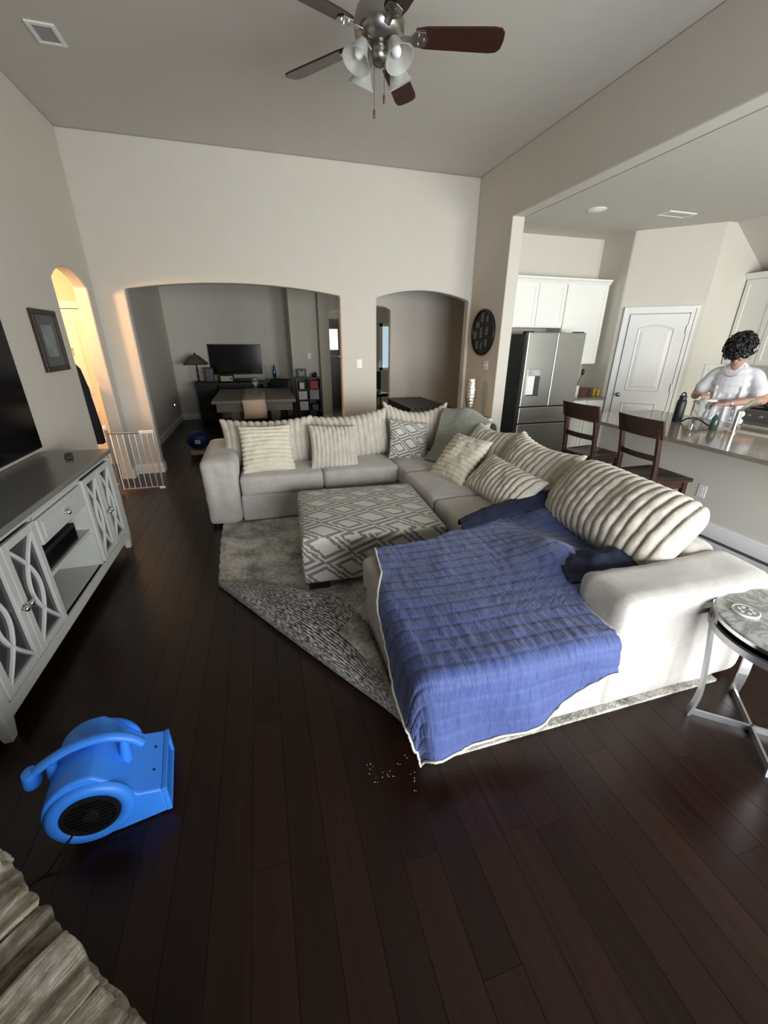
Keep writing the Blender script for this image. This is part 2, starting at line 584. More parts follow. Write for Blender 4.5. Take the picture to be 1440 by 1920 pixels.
def thing(name, label, cat, loc=(0, 0, 0), rz=0.0, group=None):
    o = bpy.data.objects.new(name, None)
    o.empty_display_size = 0.1
    col.objects.link(o)
    o.location = loc
    o.rotation_euler = (0, 0, rz)
    return tag(o, label, cat, group)


def struct(name, mb, m, parent=None, **kw):
    o = mb.build(name, m, parent, **kw)
    o['kind'] = 'structure'
    return o


def kids(o):
    return list(o.children)


def copy_tree(o, parent=None):
    c = o.copy()
    col.objects.link(c)
    c.parent = parent
    for ch in kids(o):
        if ch != c:
            copy_tree(ch, c)
    return c


def interp(x, pts):
    if x <= pts[0][0]:
        return pts[0][1]
    for (a, b), (c, d) in zip(pts, pts[1:]):
        if x <= c:
            t = (x - a) / (c - a)
            return b + (d - b) * t
    return pts[-1][1]


def cr(p0, p1, p2, p3, t):
    return tuple(0.5 * (2 * b + (c - a) * t + (2 * a - 5 * b + 4 * c - d) * t * t + (-a + 3 * b - 3 * c + d) * t ** 3) for a, b, c, d in zip(p0, p1, p2, p3))


def curve(pts, n):
    """smooth path through points"""
    out = []
    m = len(pts)
    for i in range(m - 1):
        p0, p1, p2, p3 = pts[max(i - 1, 0)], pts[i], pts[i + 1], pts[min(i + 2, m - 1)]
        for k in range(n):
            out.append(cr(p0, p1, p2, p3, k / n))
    out.append(tuple(pts[-1]))
    return out


def patch(ctrl, u, v):
    """smooth surface through a grid of points ctrl[j][i]"""
    def at(row, t):
        m = len(row) - 1
        x = min(t * m, m - 1e-6)
        i = int(x)
        return cr(row[max(i - 1, 0)], row[i], row[i + 1], row[min(i + 2, m)], x - i)
    return at([at(r, u) for r in ctrl], v)


def fbm(x, y, z, s=1.0):
    return noise.fractal(Vector((x * s, y * s, z * s)), 1.0, 2.0, 3)


# ================================================================== THE SETTING
XL, XR, YF, HC = -1.73, 3.055, 5.972, 3.66      # left wall, right beam, far wall, ceiling
KC, XK, YK = 3.04, 6.61, 5.745                  # kitchen ceiling, right kitchen wall, back kitchen wall
YB = -1.90                                      # wall behind the camera

# floor: a slab with single planks on it
floor = struct('floor', MB().box(-3.6, 6.9, YB - 0.2, 11.7, -0.10, -0.012), 'joint')
PW = 0.127
plank_mesh = {}


def plank_shape(L):
    if L not in plank_mesh:
        g, b = 0.0005, 0.0005
        w = PW / 2 - g
        l2 = L / 2 - g
        vs = [(-w, -l2, -0.012), (w, -l2, -0.012), (w, l2, -0.012), (-w, l2, -0.012),
              (-w, -l2, -b), (w, -l2, -b), (w, l2, -b), (-w, l2, -b),
              (-w + b, -l2, 0), (w - b, -l2, 0), (w - b, l2, 0), (-w + b, l2, 0)]
        fs = [(0, 1, 5, 4), (1, 2, 6, 5), (2, 3, 7, 6), (3, 0, 4, 7), (4, 5, 9, 8), (5, 6, 10, 9), (6, 7, 11, 10), (7, 4, 8, 11), (8, 9, 10, 11)]
        plank_mesh[L] = (vs, fs)
    return plank_mesh[L]


rp = random.Random(3)
plank_me = {}
rest = MB()
n_plank = 0
x = XL + PW / 2 - PW * 14
while x < 6.85:
    y = YB - rp.random() * 1.0
    while y < 11.6:
        L = rp.choice((0.6, 0.9, 1.2, 1.5, 1.8))
        cx, cy = x, y + L / 2
        near = (XL - 0.06 < cx < 3.9 and y + L > 0.05 and y < 3.75)
        if near and cx > 0.7 and y > 1.5 and cx < 2.2:
            near = False            # lies under the rug and the sofa
        if near and n_plank < 300:
            if L not in plank_me:
                me = bpy.data.meshes.new('plank')
                me.from_pydata(plank_shape(L)[0], [], plank_shape(L)[1])
                me.materials.append(M['plank'])
                plank_me[L] = me
            o = bpy.data.objects.new('plank', plank_me[L])
            col.objects.link(o)
            o.parent = floor
            o.location = (cx, cy, 0)
            n_plank += 1
        else:
            vs, fs = plank_shape(L)
            rest.add([(p[0] + cx, p[1] + cy, p[2]) for p in vs], fs)
        y += L
    x += PW
pr = rest.build('plank_field', 'plank', floor, fix=False)
pr['kind'] = 'stuff'


def arch_pts(x0, x1, spring, rise, n=18):
    """points along a segmental arch from x0 to x1"""
    out = []
    w = (x1 - x0) / 2
    rad = (w * w + rise * rise) / (2 * rise)
    cx, cz = (x0 + x1) / 2, spring + rise - rad
    a = math.asin(w / rad)
    for k in range(n + 1):
        t = -a + 2 * a * k / n
        out.append((cx + rad * math.sin(t), cz + rad * math.cos(t)))
    return out


def arch_wall(x0, x1, top, openings):
    poly = [(x0, -0.02)]
    for (a, b, s, r) in openings:
        poly.append((a, -0.02))
        poly += arch_pts(a, b, s, r)
        poly.append((b, -0.02))
    poly += [(x1, -0.02), (x1, top), (x0, top)]
    return poly


# far wall with the two broad arches
struct('wall_far', MB().prism(arch_wall(XL - 0.14, XR + 0.166, HC, [(-1.412, 1.124, 2.225, 0.10), (1.631, 3.015, 2.215, 0.11)]), 'y', YF, YF + 0.14), 'wall', bevel=0.018, bseg=3)
# left wall with the arch to the hallway
struct('wall_left', MB().prism(arch_wall(YB, YF, HC, [(4.905, 5.77, 2.20, 0.14)]), 'x', XL - 0.14, XL), 'wall', bevel=0.018, bseg=3)
# right side: wall stub by the far wall and the dropped beam over the opening to the kitchen
struct('wall_right', MB().prism([(YB, KC), (5.079, KC), (5.079, -0.02), (YF, -0.02), (YF, HC), (YB, HC)], 'x', XR, XR + 0.166), 'wall', bevel=0.012, bseg=3)
struct('ceiling', MB().box(XL - 0.14, XR + 0.1, YB, YF + 0.1, HC, HC + 0.1), 'ceiling')
# kitchen shell
struct('ceiling_kitchen', MB().prism([(XR + 0.17, KC - 0.002), (5.83, KC - 0.002), (XK + 0.14, KC - 0.71 * (XK + 0.14 - 5.83)), (XK + 0.14, KC + 0.12), (XR + 0.17, KC + 0.12)], 'y', YB, YK + 0.1), 'ceiling')
struct('wall_kitchen_back', MB().box(XR + 0.1, 5.1, YK, YK + 0.12, -0.02, KC + 0.05), 'wall')
struct('wall_pantry', MB().prism([(5.0, YK + 0.05), (5.0, 5.2), (5.7, 4.5), (XK + 0.1, 4.5), (XK + 0.1, YK + 0.05)], 'z', -0.02, KC + 0.05), 'wall', bevel=0.015, bseg=3)
struct('wall_kitchen_right', MB().box(XK, XK + 0.14, YB, 4.6, -0.02, 2.75), 'wall')


# wall behind the camera with the two windows that light the rooms
def holed(x0, x1, z0, z1, holes):
    mb = MB()
    xs = x0
    for (a, b, c, d) in holes:
        mb.box(xs, a, YB - 0.14, YB, z0, z1)
        mb.box(a, b, YB - 0.14, YB, z0, c)
        mb.box(a, b, YB - 0.14, YB, d, z1)
        xs = b
    mb.box(xs, x1, YB - 0.14, YB, z0, z1)
    return mb


struct('wall_back', holed(XL - 0.14, XK + 0.14, -0.02, HC, [(0.40, 3.50, 0.12, 2.10), (3.75, 6.05, 0.65, 2.25)]), 'wall')
for wn, (a, b, c, d, k) in enumerate([(0.40, 3.50, 0.12, 2.10, 3), (3.75, 6.05, 0.65, 2.25, 3)]):
    mb = MB()
    for q in range(k + 1):
        xx = a + (b - a) * q / k
        mb.box(xx - 0.03, xx + 0.03, YB - 0.10, YB - 0.02, c, d)
    mb.box(a, b, YB - 0.10, YB - 0.02, c - 0.02, c + 0.04).box(a, b, YB - 0.10, YB - 0.02, d - 0.04, d + 0.02)
    wf = struct('window_%d' % (wn + 1), mb, 'trim')
    for q in range(k):
        MB().box(a + (b - a) * q / k + 0.03, a + (b - a) * (q + 1) / k - 0.03, YB - 0.065, YB - 0.055, c + 0.04, d - 0.04).build('pane', 'clear', wf)

# dining room beyond the wide arch, entry hall beyond it
DX, DY = -1.79, 10.2
struct('wall_dining_left', MB().box(DX - 0.12, DX, YF + 0.1, DY + 0.1, -0.02, 3.05), 'wall')
struct('wall_dining_back', MB().prism([(DX - 0.1, DY), (0.69, DY), (0.69, 9.4), (1.28, 9.4), (1.28, 9.28), (1.50, 9.28), (1.50, 9.5), (0.85, 9.5), (0.85, DY + 0.12), (DX - 0.1, DY + 0.12)], 'z', -0.02, 3.05), 'wall', bevel=0.012)
struct('ceiling_dining', MB().box(DX - 0.12, 4.6, YF + 0.12, 11.6, 2.95, 3.05), 'ceiling')
struct('wall_entry_header', MB().prism(arch_wall(1.28, 4.4, 3.0, [(1.50, 3.45, 2.22, 0.14)]), 'y', 9.36, 9.48), 'wall')
struct('wall_entry_end', MB().box(0.8, 4.5, 11.35, 11.5, -0.02, 3.05), 'wall')
struct('wall_hall', MB().prism(arch_wall(1.86, 4.5, 3.0, [(1.90, 2.33, 2.18, 0.06)]), 'y', 7.6, 7.72), 'wall', bevel=0.012)
struct('wall_hall_right', MB().box(4.4, 4.5, YF + 0.1, 11.4, -0.02, 3.05), 'wall')
struct('wall_hall_mid', MB().box(1.86, 1.98, 7.7, 8.9, -0.02, 3.05), 'wall')

# side hallway behind the left arch
struct('wall_hallway_far', MB().box(-3.4, XL - 0.1, 6.6, 6.72, -0.02, 2.75), 'wall')
struct('wall_hallway_left', MB().box(-3.4, -3.28, 3.6, 6.7, -0.02, 2.75), 'wall')
struct('wall_hallway_near', MB().box(-3.4, XL - 0.1, 3.5, 3.62, -0.02, 2.75), 'wall')
struct('ceiling_hallway', MB().box(-3.4, XL - 0.1, 3.5, 6.7, 2.62, 2.75), 'ceiling')


# baseboards
def baseboard(name, p0, p1, inward, h=0.13):
    p0, p1 = Vector((p0[0], p0[1], 0)), Vector((p1[0], p1[1], 0))
    d = (p1 - p0).normalized()
    nrm = Vector((inward[0], inward[1], 0))
    prof = [(0, 0), (0.016, 0), (0.016, h - 0.03), (0.008, h - 0.012), (0.006, h), (0, h)]
    mb = MB()
    n = len(prof)
    vs = [p0 + nrm * a + Vector((0, 0, b)) for a, b in prof] + [p1 + nrm * a + Vector((0, 0, b)) for a, b in prof]
    fs = [tuple(range(n)), tuple(reversed(range(n, 2 * n)))] + [(i, (i + 1) % n, (i + 1) % n + n, i + n) for i in range(n)]
    mb.add(vs, fs)
    return struct(name, mb, 'trim')


baseboard('baseboard_left', (XL, 1.2), (XL, 4.905), (1, 0))
baseboard('baseboard_corner', (XL, 5.77), (XL, YF), (1, 0))
baseboard('baseboard_far', (XL, YF), (-1.412, YF), (0, -1))
baseboard('baseboard_far_jamb', (-1.412, YF), (-1.412, YF + 0.14), (1, 0))
baseboard('baseboard_pillar', (1.124, YF), (1.631, YF), (0, -1))
baseboard('baseboard_stub', (XR, 5.079), (XR, YF), (-1, 0))
baseboard('baseboard_stub_end', (XR, 5.079), (XR + 0.166, 5.079), (0, -1))
baseboard('baseboard_dining_left', (DX, YF + 0.14), (DX, DY), (1, 0))
baseboard('baseboard_dining_back', (DX, DY), (0.69, DY), (0, -1))
baseboard('baseboard_entry_column', (1.28, 9.28), (1.50, 9.28), (0, -1))
baseboard('baseboard_pantry', (5.0, 5.2), (5.7, 4.5), (-0.707, -0.707))
baseboard('baseboard_hallway', (-3.28, 6.6), (XL - 0.14, 6.6), (0, -1))


# doors
pd = struct('door_1', MB().box(-0.345, 0.345, -0.018, 0.018, 0.01, 2.03), 'trim', loc=(5.35 - 0.02, 4.85 - 0.02, 0), rot=(0, 0, R(-45)))
for (z0, z1, ar) in ((0.22, 0.86, False), (1.02, 1.86, True)):
    poly = [(-0.22, z0), (0.22, z0), (0.22, z1)]
    if ar:
        poly += [(0.22 - 0.44 * k / 10, z1 + 0.045 * math.sin(PI * k / 10)) for k in range(1, 10)]
    poly.append((-0.22, z1))
    n = len(poly)
    # recessed moulding ring with a raised field
    mb = MB()
    cx = 0.0
    cz = (z0 + z1) / 2

    def inset(p, k):
        return (cx + (p[0] - cx) * (1 - k / 0.22), cz + (p[1] - cz) * (1 - k / ((z1 - z0) / 2)))
    rings = [(0.0, -0.018), (0.010, -0.030), (0.030, -0.019), (0.075, -0.028)]
    vs = []
    for k, yy in rings:
        vs += [(inset(p, k)[0], yy, inset(p, k)[1]) for p in poly]
    fs = []
    for q in range(len(rings) - 1):
        for i in range(n):
            fs.append((q * n + i, q * n + (i + 1) % n, (q + 1) * n + (i + 1) % n, (q + 1) * n + i))
    fs.append(tuple(range((len(rings) - 1) * n, len(rings) * n)))
    mb.add(vs, fs)
    mb.build('door_panel', 'trim', pd)
MB().lathe([(0.0, 0), (0.028, 0.0), (0.03, 0.006), (0.012, 0.012), (0.012, 0.035), (0.028, 0.045), (0.030, 0.06), (0.018, 0.072), (0, 0.074)], 16).build('door_knob', 'nickel', pd, smooth=50, loc=(-0.285, -0.018, 0.96), rot=(R(90), 0, 0))
for z in (0.25, 1.08, 1.84):
    MB().tube([(0.345, -0.024, z - 0.05), (0.345, -0.024, z + 0.05)], 0.008, 8).build('hinge', 'nickel', pd)
mb = MB()
mb.prism([(-0.435, 0), (-0.435, 2.125), (0.435, 2.125), (0.435, 0), (0.355, 0), (0.355, 2.045), (-0.355, 2.045), (-0.355, 0)], 'y', -0.022, 0.006)
mb.prism([(-0.435, 0), (-0.435, 2.125), (0.435, 2.125), (0.435, 0), (0.405, 0), (0.405, 2.095), (-0.405, 2.095), (-0.405, 0)], 'y', -0.034, -0.020)
struct('trim_1', mb, 'trim', loc=(5.35 - 0.004, 4.85 - 0.004, 0), rot=(0, 0, R(-45)))

hd = struct('door_2', MB().box(-2.85, -2.10, 6.555, 6.598, 0.01, 2.03), 'trim')
for (a, b) in ((-2.76, -2.52), (-2.43, -2.19)):
    for (z0, z1) in ((0.2, 0.78), (0.98, 1.88)):
        MB().box(a, b, 6.545, 6.56, z0, z1).build('door_panel', 'trim', hd, bevel=0.012)
struct('trim_2', MB().prism([(-2.93, 0), (-2.93, 2.12), (-2.02, 2.12), (-2.02, 0), (-2.09, 0), (-2.09, 2.04), (-2.86, 2.04), (-2.86, 0)], 'y', 6.54, 6.60), 'trim')

fd = struct('door_3', MB().box(1.66, 2.34, 11.28, 11.34, 0.01, 2.08), 'doorwood')
MB().box(1.72, 2.03, 11.26, 11.30, 1.46, 1.95).build('pane', 'litglass', fd)
MB().box(1.74, 2.26, 11.26, 11.29, 0.25, 1.30).build('door_panel', 'doorwood', fd, bevel=0.02)
struct('trim_3', MB().prism([(1.56, 0), (1.56, 2.18), (2.46, 2.18), (2.46, 0), (2.35, 0), (2.35, 2.09), (1.65, 2.09), (1.65, 0)], 'y', 11.25, 11.36), 'oakframe')
wd = struct('window_3', MB().box(3.18, 3.52, 11.3, 11.36, 0.93, 1.0).box(3.18, 3.52, 11.3, 11.36, 2.03, 2.10).box(3.18, 3.25, 11.3, 11.36, 0.93, 2.10).box(3.45, 3.52, 11.3, 11.36, 0.93, 2.10), 'trim')
MB().box(3.25, 3.45, 11.32, 11.34, 1.0, 2.03).build('pane', 'litglass2', wd)

# ================================================================== LARGE FURNITURE
# ---- sectional sofa (one thing; frame modules, arms, seat cushions are its parts)
sofa = thing('sectional_sofa', 'large greige velvet sectional sofa with chaise, wrapping round the patterned ottoman', 'sofa', (0, 0, 0))
SZ = 0.485


def soft(mag, seed, s=3.0):
    def fn(u, p):
        k = mag * fbm(p.x + seed, p.y + seed * 2, p.z, s)
        return (p.x + k * u[0], p.y + k * u[1], p.z + k)
    return fn


def module(x0, x1, y0, y1, z0, z1, r, name, crown=0.0, seed=0.0, mag=0.008, n=10):
    c = ((x0 + x1) / 2, (y0 + y1) / 2, (z0 + z1) / 2)
    s = (x1 - x0, y1 - y0, z1 - z0)

    def fn(u, p):
        k = mag * fbm(p.x + seed, p.y + seed * 2, p.z, 3.0)
        z = p.z + k
        if u[2] > 0.5:
            z += crown * (1 - min(1, abs(u[0])) ** 2.5) * (1 - min(1, abs(u[1])) ** 2.5)
        return (p.x + k * u[0], p.y + k * u[1], z)
    return MB().rbox(c, s, r, n, fn).build(name, 'sofa', sofa, smooth=180)


XS0, XS1 = -0.30, 2.52
YS0, YS1 = 3.86, 4.86
# bases
module(-0.30, 1.30, 3.87, 4.84, 0.03, 0.30, 0.025, 'base', seed=1, mag=0.003)
module(1.28, 2.32, 2.06, 4.84, 0.03, 0.30, 0.025, 'base', seed=2, mag=0.003)
module(0.49, 2.30, 1.09, 2.07, 0.03, 0.31, 0.03, 'chaise_base', seed=3, mag=0.003)
# seat cushions
for (a, b, s) in ((-0.29, 0.50, 4), (0.505, 1.285, 5)):
    module(a, b, 3.85, 4.62, 0.29, SZ, 0.042, 'seat_cushion', 0.018, s)
module(1.29, 2.12, 3.64, 4.62, 0.29, SZ, 0.042, 'corner_seat_cushion', 0.015, 6)
module(1.265, 2.12, 2.87, 3.635, 0.29, SZ, 0.042, 'seat_cushion', 0.018, 7)
module(1.265, 2.12, 2.085, 2.865, 0.29, SZ, 0.042, 'seat_cushion', 0.018, 8)
module(0.47, 2.12, 1.085, 2.08, 0.295, SZ + 0.005, 0.05, 'chaise_cushion', 0.015, 9)
# backs
module(-0.45, 2.33, 4.62, 4.86, 0.04, 0.70, 0.07, 'back', 0.0, 10, n=14)
module(2.11, 2.34, 1.37, 4.70, 0.04, 0.66, 0.07, 'back', 0.0, 11, n=14)


# arms: rolled top leaning slightly outwards
def arm(x0, x1, y0, y1, h, name, seed, lean=(0, 0)):
    c = ((x0 + x1) / 2, (y0 + y1) / 2, h / 2 + 0.012)
    s = (x1 - x0, y1 - y0, h - 0.02)

    def fn(u, p):
        t = (u[2] + 1) / 2
        k = 0.010 * fbm(p.x * 1.0 + seed, p.y + seed, p.z, 3.5)
        flare = 1.0 + 0.10 * max(0, t - 0.55) * 2
        fold = 0.004 * math.sin((p.x * 1.3 + p.y * 1.3) * 34 + p.z * 5) * max(0.0, min(1.0, (t - 0.1) * 1.5))
        x = p.x * (flare if s[0] < s[1] else 1.0) + lean[0] * t + k
        y = p.y * (flare if s[1] < s[0] else 1.0) + lean[1] * t + fold + k
        return (x, y, p.z + k * 0.8)
    return MB().rbox(c, s, 0.065, 12, fn).build(name, 'sofa', sofa, smooth=180)


arm(-0.615, -0.305, 3.84, 4.84, 0.665, 'arm', 21)
arm(1.40, 2.33, 1.075, 1.37, 0.645, 'arm', 22)
for (fx, fy) in ((-0.56, 3.90), (-0.40, 4.75), (2.24, 4.75), (0.62, 1.18), (2.22, 1.16)):
    MB().lathe([(0.028, 0), (0.035, 0.05)], 12, (fx, fy, 0)).build('foot', 'black', sofa)

# ---- ottoman
ot = thing('ottoman', 'square ottoman in grey and cream diamond pattern beside the chaise', 'ottoman', (0.705, 2.965, 0), R(-3.5))


def ofn(u, p):
    z = p.z
    if u[2] > 0.5:
        z += 0.022 * (1 - abs(u[0]) ** 2.5) * (1 - abs(u[1]) ** 2.5)
    return (p.x * (1 + 0.012 * (1 - u[2] ** 2)), p.y * (1 + 0.012 * (1 - u[2] ** 2)), z)


MB().rbox((0, 0, 0.255), (1.05, 0.99, 0.37), 0.032, 8, ofn).build('upholstery', 'geo', ot, smooth=180, boxuv=1.0)
for sx in (-1, 1):
    for sy in (-1, 1):
        MB().box(sx * 0.42 - 0.075, sx * 0.42 + 0.075, sy * 0.43 - 0.05, sy * 0.43 + 0.05, 0.02, 0.085).build('foot', 'black', ot, bevel=0.006)

# ---- shag rug with its near left corner turned over
rug = thing('area_rug', 'mottled grey shag rug under the sofa with one corner folded over', 'rug')


def rug_flat():
    n = 60
    me = MB()
    # grid clipped to the rug's outline so that the pile can be uneven
    xs = [-0.50 + (2.18 + 0.50) * i / n for i in range(n + 1)]
    ys = [1.075 + 2.905 * i / 66 for i in range(67)]

    def xmin(y):
        return interp(y, [(1.075, 0.58), (1.10, 0.56), (1.285, 0.50), (2.79, -0.46), (3.5, -0.495), (3.98, -0.50)])
    vs, fs = [], []
    for y in ys:
        a = xmin(y)
        for i in range(n + 1):
            x = a + (2.18 - a) * (i / n)
            e = 0.004 * math.sin(y * 40 + x * 9) if i == 0 else 0
            vs.append((x + e, y, 0.018 + 0.007 * fbm(x, y, 0, 14)))
    for j in range(66):
        for i in range(n):
            a = j * (n + 1) + i
            fs.append((a, a + 1, a + n + 2, a + n + 1))
    k = len(vs)
    # skirt down to the floor
    border = [i for i in range(n + 1)] + [j * (n + 1) + n for j in range(1, 67)] + [66 * (n + 1) + i for i in range(n - 1, -1, -1)] + [j * (n + 1) for j in range(65, 0, -1)]
    for b in border:
        vs.append((vs[b][0], vs[b][1], 0.001))
    m = len(border)
    for q in range(m):
        fs.append((border[q], k + q, k + (q + 1) % m, border[(q + 1) % m]))
    me.add(vs, fs)
    return me


rug_flat().build('pile', 'rug', rug, smooth=60)
# turned-over corner: rows run from the crease (floor) over the roll to the free edge
crease = [(-0.462, 2.785), (-0.24, 2.43), (0.0, 2.045), (0.24, 1.67), (0.44, 1.36), (0.515, 1.20)]
free = [(-0.44, 2.80), (-0.14, 2.66), (0.14, 2.46), (0.40, 2.24), (0.455, 1.80), (0.50, 1.23)]
ctrl = []
for q in range(7):
    t = q / 6
    h = (0.004, 0.028, 0.060, 0.066, 0.050, 0.040, 0.034)[q]
    row = []
    for i in range(6):
        k = (0.25, 0.9, 1.15, 1.1, 0.9, 0.5)[i]
        a, b = crease[i], free[i]
        tt = (0.0, -0.005, 0.10, 0.32, 0.58, 0.82, 1.0)[q]
        row.append((a[0] + (b[0] - a[0]) * tt, a[1] + (b[1] - a[1]) * tt, 0.02 * (q > 0) + h * k))
    ctrl.append(row)


def flapf(u, v):
    p = patch(ctrl, u, v)
    return (p[0], p[1], p[2] + 0.006 * fbm(p[0], p[1], 0, 5) * min(1, v * 3))


o = MB().grid(60, 36, flapf, lambda u, v: (u * 1.8, v * 0.5 + u * 0.12)).build('folded_corner', 'rugback', rug, smooth=180, fix=False)
o['label'] = 'striped woven underside of the turned-over corner'
sm = o.modifiers.new('thick', 'SOLIDIFY')
sm.thickness = 0.008
sm.offset = -1
# tip of the corner turned back again, pile side up
ctrl2 = [[(0.30, 2.01, 0.115), (0.38, 1.83, 0.105), (0.455, 1.60, 0.085), (0.49, 1.33, 0.06)],
         [(0.38, 2.09, 0.125), (0.43, 1.90, 0.125), (0.475, 1.66, 0.10), (0.495, 1.36, 0.07)],
         [(0.47, 2.19, 0.10), (0.485, 1.99, 0.10), (0.495, 1.74, 0.09), (0.50, 1.42, 0.065)]]
o = MB().grid(40, 16, lambda u, v: tuple(c * k for c, k in zip(patch(ctrl2, u, v), (0.94, 0.94, 1)))).build('corner_tip', 'rug', rug, smooth=180, fix=False)
sm = o.modifiers.new('thick', 'SOLIDIFY')
sm.thickness = 0.014
sm.offset = -1

# ---- blue grey rug between sofa and island
tag(MB().rbox((3.22, 2.0, 0.009), (1.10, 2.5, 0.014), 0.006, 12).build('floor_rug', 'rugbluegrey', None, smooth=60), 'blue grey rug on the floor between sofa back and kitchen island', 'rug')

# ---- pale grey media console along the left wall
CX0, CX1, CY0, CY1, CZ = XL + 0.02, -1.235, 1.68, 3.68, 0.87
con = thing('media_console', 'long pale grey media console with curved lattice doors against left wall', 'console', (0, 0, 0))
FX = CX1 - 0.02                        # plane of the carcass front
MB().box(CX0, CX1 + 0.01, CY0 - 0.015, CY1 + 0.015, CZ - 0.035, CZ).build('top', 'greytop', con, bevel=0.006)
MB().box(CX0, CX1 - 0.005, CY0, CY1, CZ - 0.06, CZ - 0.035).build('top_moulding', 'greypaint', con, bevel=0.01)
MB().box(CX0, FX, CY0 + 0.02, CY1 - 0.02, 0.13, 0.165).build('bottom_board', 'greypaint', con)
MB().box(CX0, CX0 + 0.012, CY0 + 0.02, CY1 - 0.02, 0.165, CZ - 0.06).build('back_board', 'greypaint', con)
for y in (CY0 + 0.01, 2.385, 3.045, CY1 - 0.04):
    MB().box(CX0 + 0.012, FX, y, y + 0.03, 0.165, CZ - 0.06).build('side_panel' if y in (CY0 + 0.01, CY1 - 0.04) else 'divider', 'greypaint', con)
MB().box(FX - 0.02, FX, 2.41, 3.05, 0.785, CZ - 0.06).build('apron', 'greypaint', con)
MB().box(FX - 0.02, CX1 - 0.004, CY0 + 0.01, CY1 - 0.01, 0.10, 0.165).build('bottom_rail', 'greypaint', con, bevel=0.004)
MB().box(CX0 + 0.012, FX - 0.01, 2.415, 3.045, 0.425, 0.45).build('shelf', 'greypaint', con)
dr = MB().box(FX - 0.30, FX + 0.012, 2.425, 3.035, 0.63, 0.78).build('drawer', 'greypaint', con, bevel=0.006)
MB().box(FX + 0.010, FX + 0.016, 2.47, 2.99, 0.655, 0.755).build('drawer_panel', 'greypaint', dr, bevel=0.004)


def knob(parent, y, z, x):
    MB().lathe([(0.008, 0), (0.006, 0.014), (0.015, 0.02), (0.018, 0.028), (0.012, 0.036), (0, 0.038)], 14).build('knob', 'chrome', parent, smooth=60, loc=(x, y, z), rot=(0, R(90), 0))


knob(dr, 2.73, 0.705, FX + 0.014)
# corner legs, square above and tapered below
for y in (CY0 + 0.035, CY1 - 0.035):
    for xx in (CX1 - 0.035, CX0 + 0.045):
        s = 1 if y > 2 else -1
        mb = MB().box(xx - 0.032, xx + 0.032, y - 0.036, y + 0.036, 0.13, CZ - 0.06)
        mb.taper((xx + 0.004, y + s * 0.004, 0.0), (0.036, 0.042), (xx, y, 0.13), (0.064, 0.072))
        mb.build('leg', 'greypaint', con, bevel=0.003)
for (a, b, side) in ((1.76, 2.070, 1), (2.076, 2.386, -1), (3.065, 3.330, 1), (3.336, 3.605, -1)):
    z0, z1 = 0.175, 0.795
    mb = MB()
    w = 0.042
    mb.box(FX, FX + 0.02, a, a + w, z0, z1).box(FX, FX + 0.02, b - w, b, z0, z1)
    mb.box(FX, FX + 0.02, a + w, b - w, z0, z0 + w).box(FX, FX + 0.02, a + w, b - w, z1 - w, z1)
    d = mb.build('door', 'greypaint', con, bevel=0.003)
    MB().box(FX - 0.004, FX + 0.004, a + w, b - w, z0 + w, z1 - w).build('mirror_panel', 'mirror', d)
    ya, yb, za, zb = a + w, b - w, z0 + w, z1 - w
    ym, hz = (ya + yb) / 2, (zb - za)
    for s in (-1, 1):
        # each lattice strip bows across the door and meets the opposite rail's corner
        pts = []
        for k in range(25):
            t = k / 24
            yy = ym + s * (yb - ya) * 0.5 * (1.0 - 2.0 * math.sin(PI * t) * 0.70)
            pts.append((FX + 0.010, yy, za + hz * t))
        MB().tube(pts, 0.011, 6, flat=0.9).build('lattice_strip', 'greypaint', d, smooth=40)
    knob(d, (b - w / 2) if side > 0 else (a + w / 2), 0.47, FX + 0.018)

# ---- television on the console
tv = thing('television', 'large black flat television mounted on the left wall above the console', 'television', (XL, 2.86, 0.91))
MB().box(0.025, 0.06, -0.82, 0.82, 0.0, 0.93).build('casing', 'black', tv, bevel=0.006)
MB().box(0.06, 0.063, -0.808, 0.808, 0.016, 0.918).build('screen', 'blackgloss', tv)
MB().box(0.001, 0.025, -0.25, 0.25, 0.25, 0.65).build('wall_bracket', 'black', tv)
# black box in the open bay, small things on top
sb = thing('cable_box', 'black box on the open shelf of the grey console', 'electronics', (FX - 0.17, 2.66, 0.45))
MB().box(-0.15, 0.15, -0.22, 0.22, 0.006, 0.125).build('case', 'black', sb, bevel=0.005)
MB().box(0.15, 0.152, -0.20, 0.20, 0.03, 0.10).build('front_panel', 'blackgloss', sb)
for s in (-1, 1):
    MB().box(-0.1, 0.1, s * 0.17 - 0.01, s * 0.17 + 0.01, 0, 0.007).build('foot', 'black', sb)
rm = thing('remote_control', 'small dark remote lying on the far end of the console', 'remote', (-1.43, 3.46, CZ), R(20))
MB().rbox((0, 0, 0.012), (0.05, 0.15, 0.022), 0.008, 4).build('body', 'remote', rm, smooth=60)
for k in range(5):
    for s in (-1, 0, 1):
        MB().lathe([(0.004, 0), (0.004, 0.003)], 8, (s * 0.013, -0.05 + k * 0.022, 0.0225)).build('button', 'black', rm)

# ---- framed print on the left wall
fr = thing('framed_print', 'dark framed print with grey mat on the wall by the hallway arch', 'picture', (XL, 4.455, 1.665))
mb = MB()
for (a, b, c, d) in ((-0.225, 0.225, 0.205, 0.245), (-0.225, 0.225, -0.245, -0.205), (-0.225, -0.185, -0.205, 0.205), (0.185, 0.225, -0.205, 0.205)):
    mb.box(0.003, 0.03, a, b, c, d)
mb.build('frame', 'framebrown', fr, bevel=0.004)
MB().box(0.003, 0.012, -0.186, 0.186, -0.206, 0.206).build('mat_board', 'matboard', fr)
MB().box(0.012, 0.0135, -0.10, 0.10, -0.125, 0.125).build('print', 'print', fr)
MB().box(0.0145, 0.0165, -0.186, 0.186, -0.206, 0.206).build('glass', 'clear', fr)

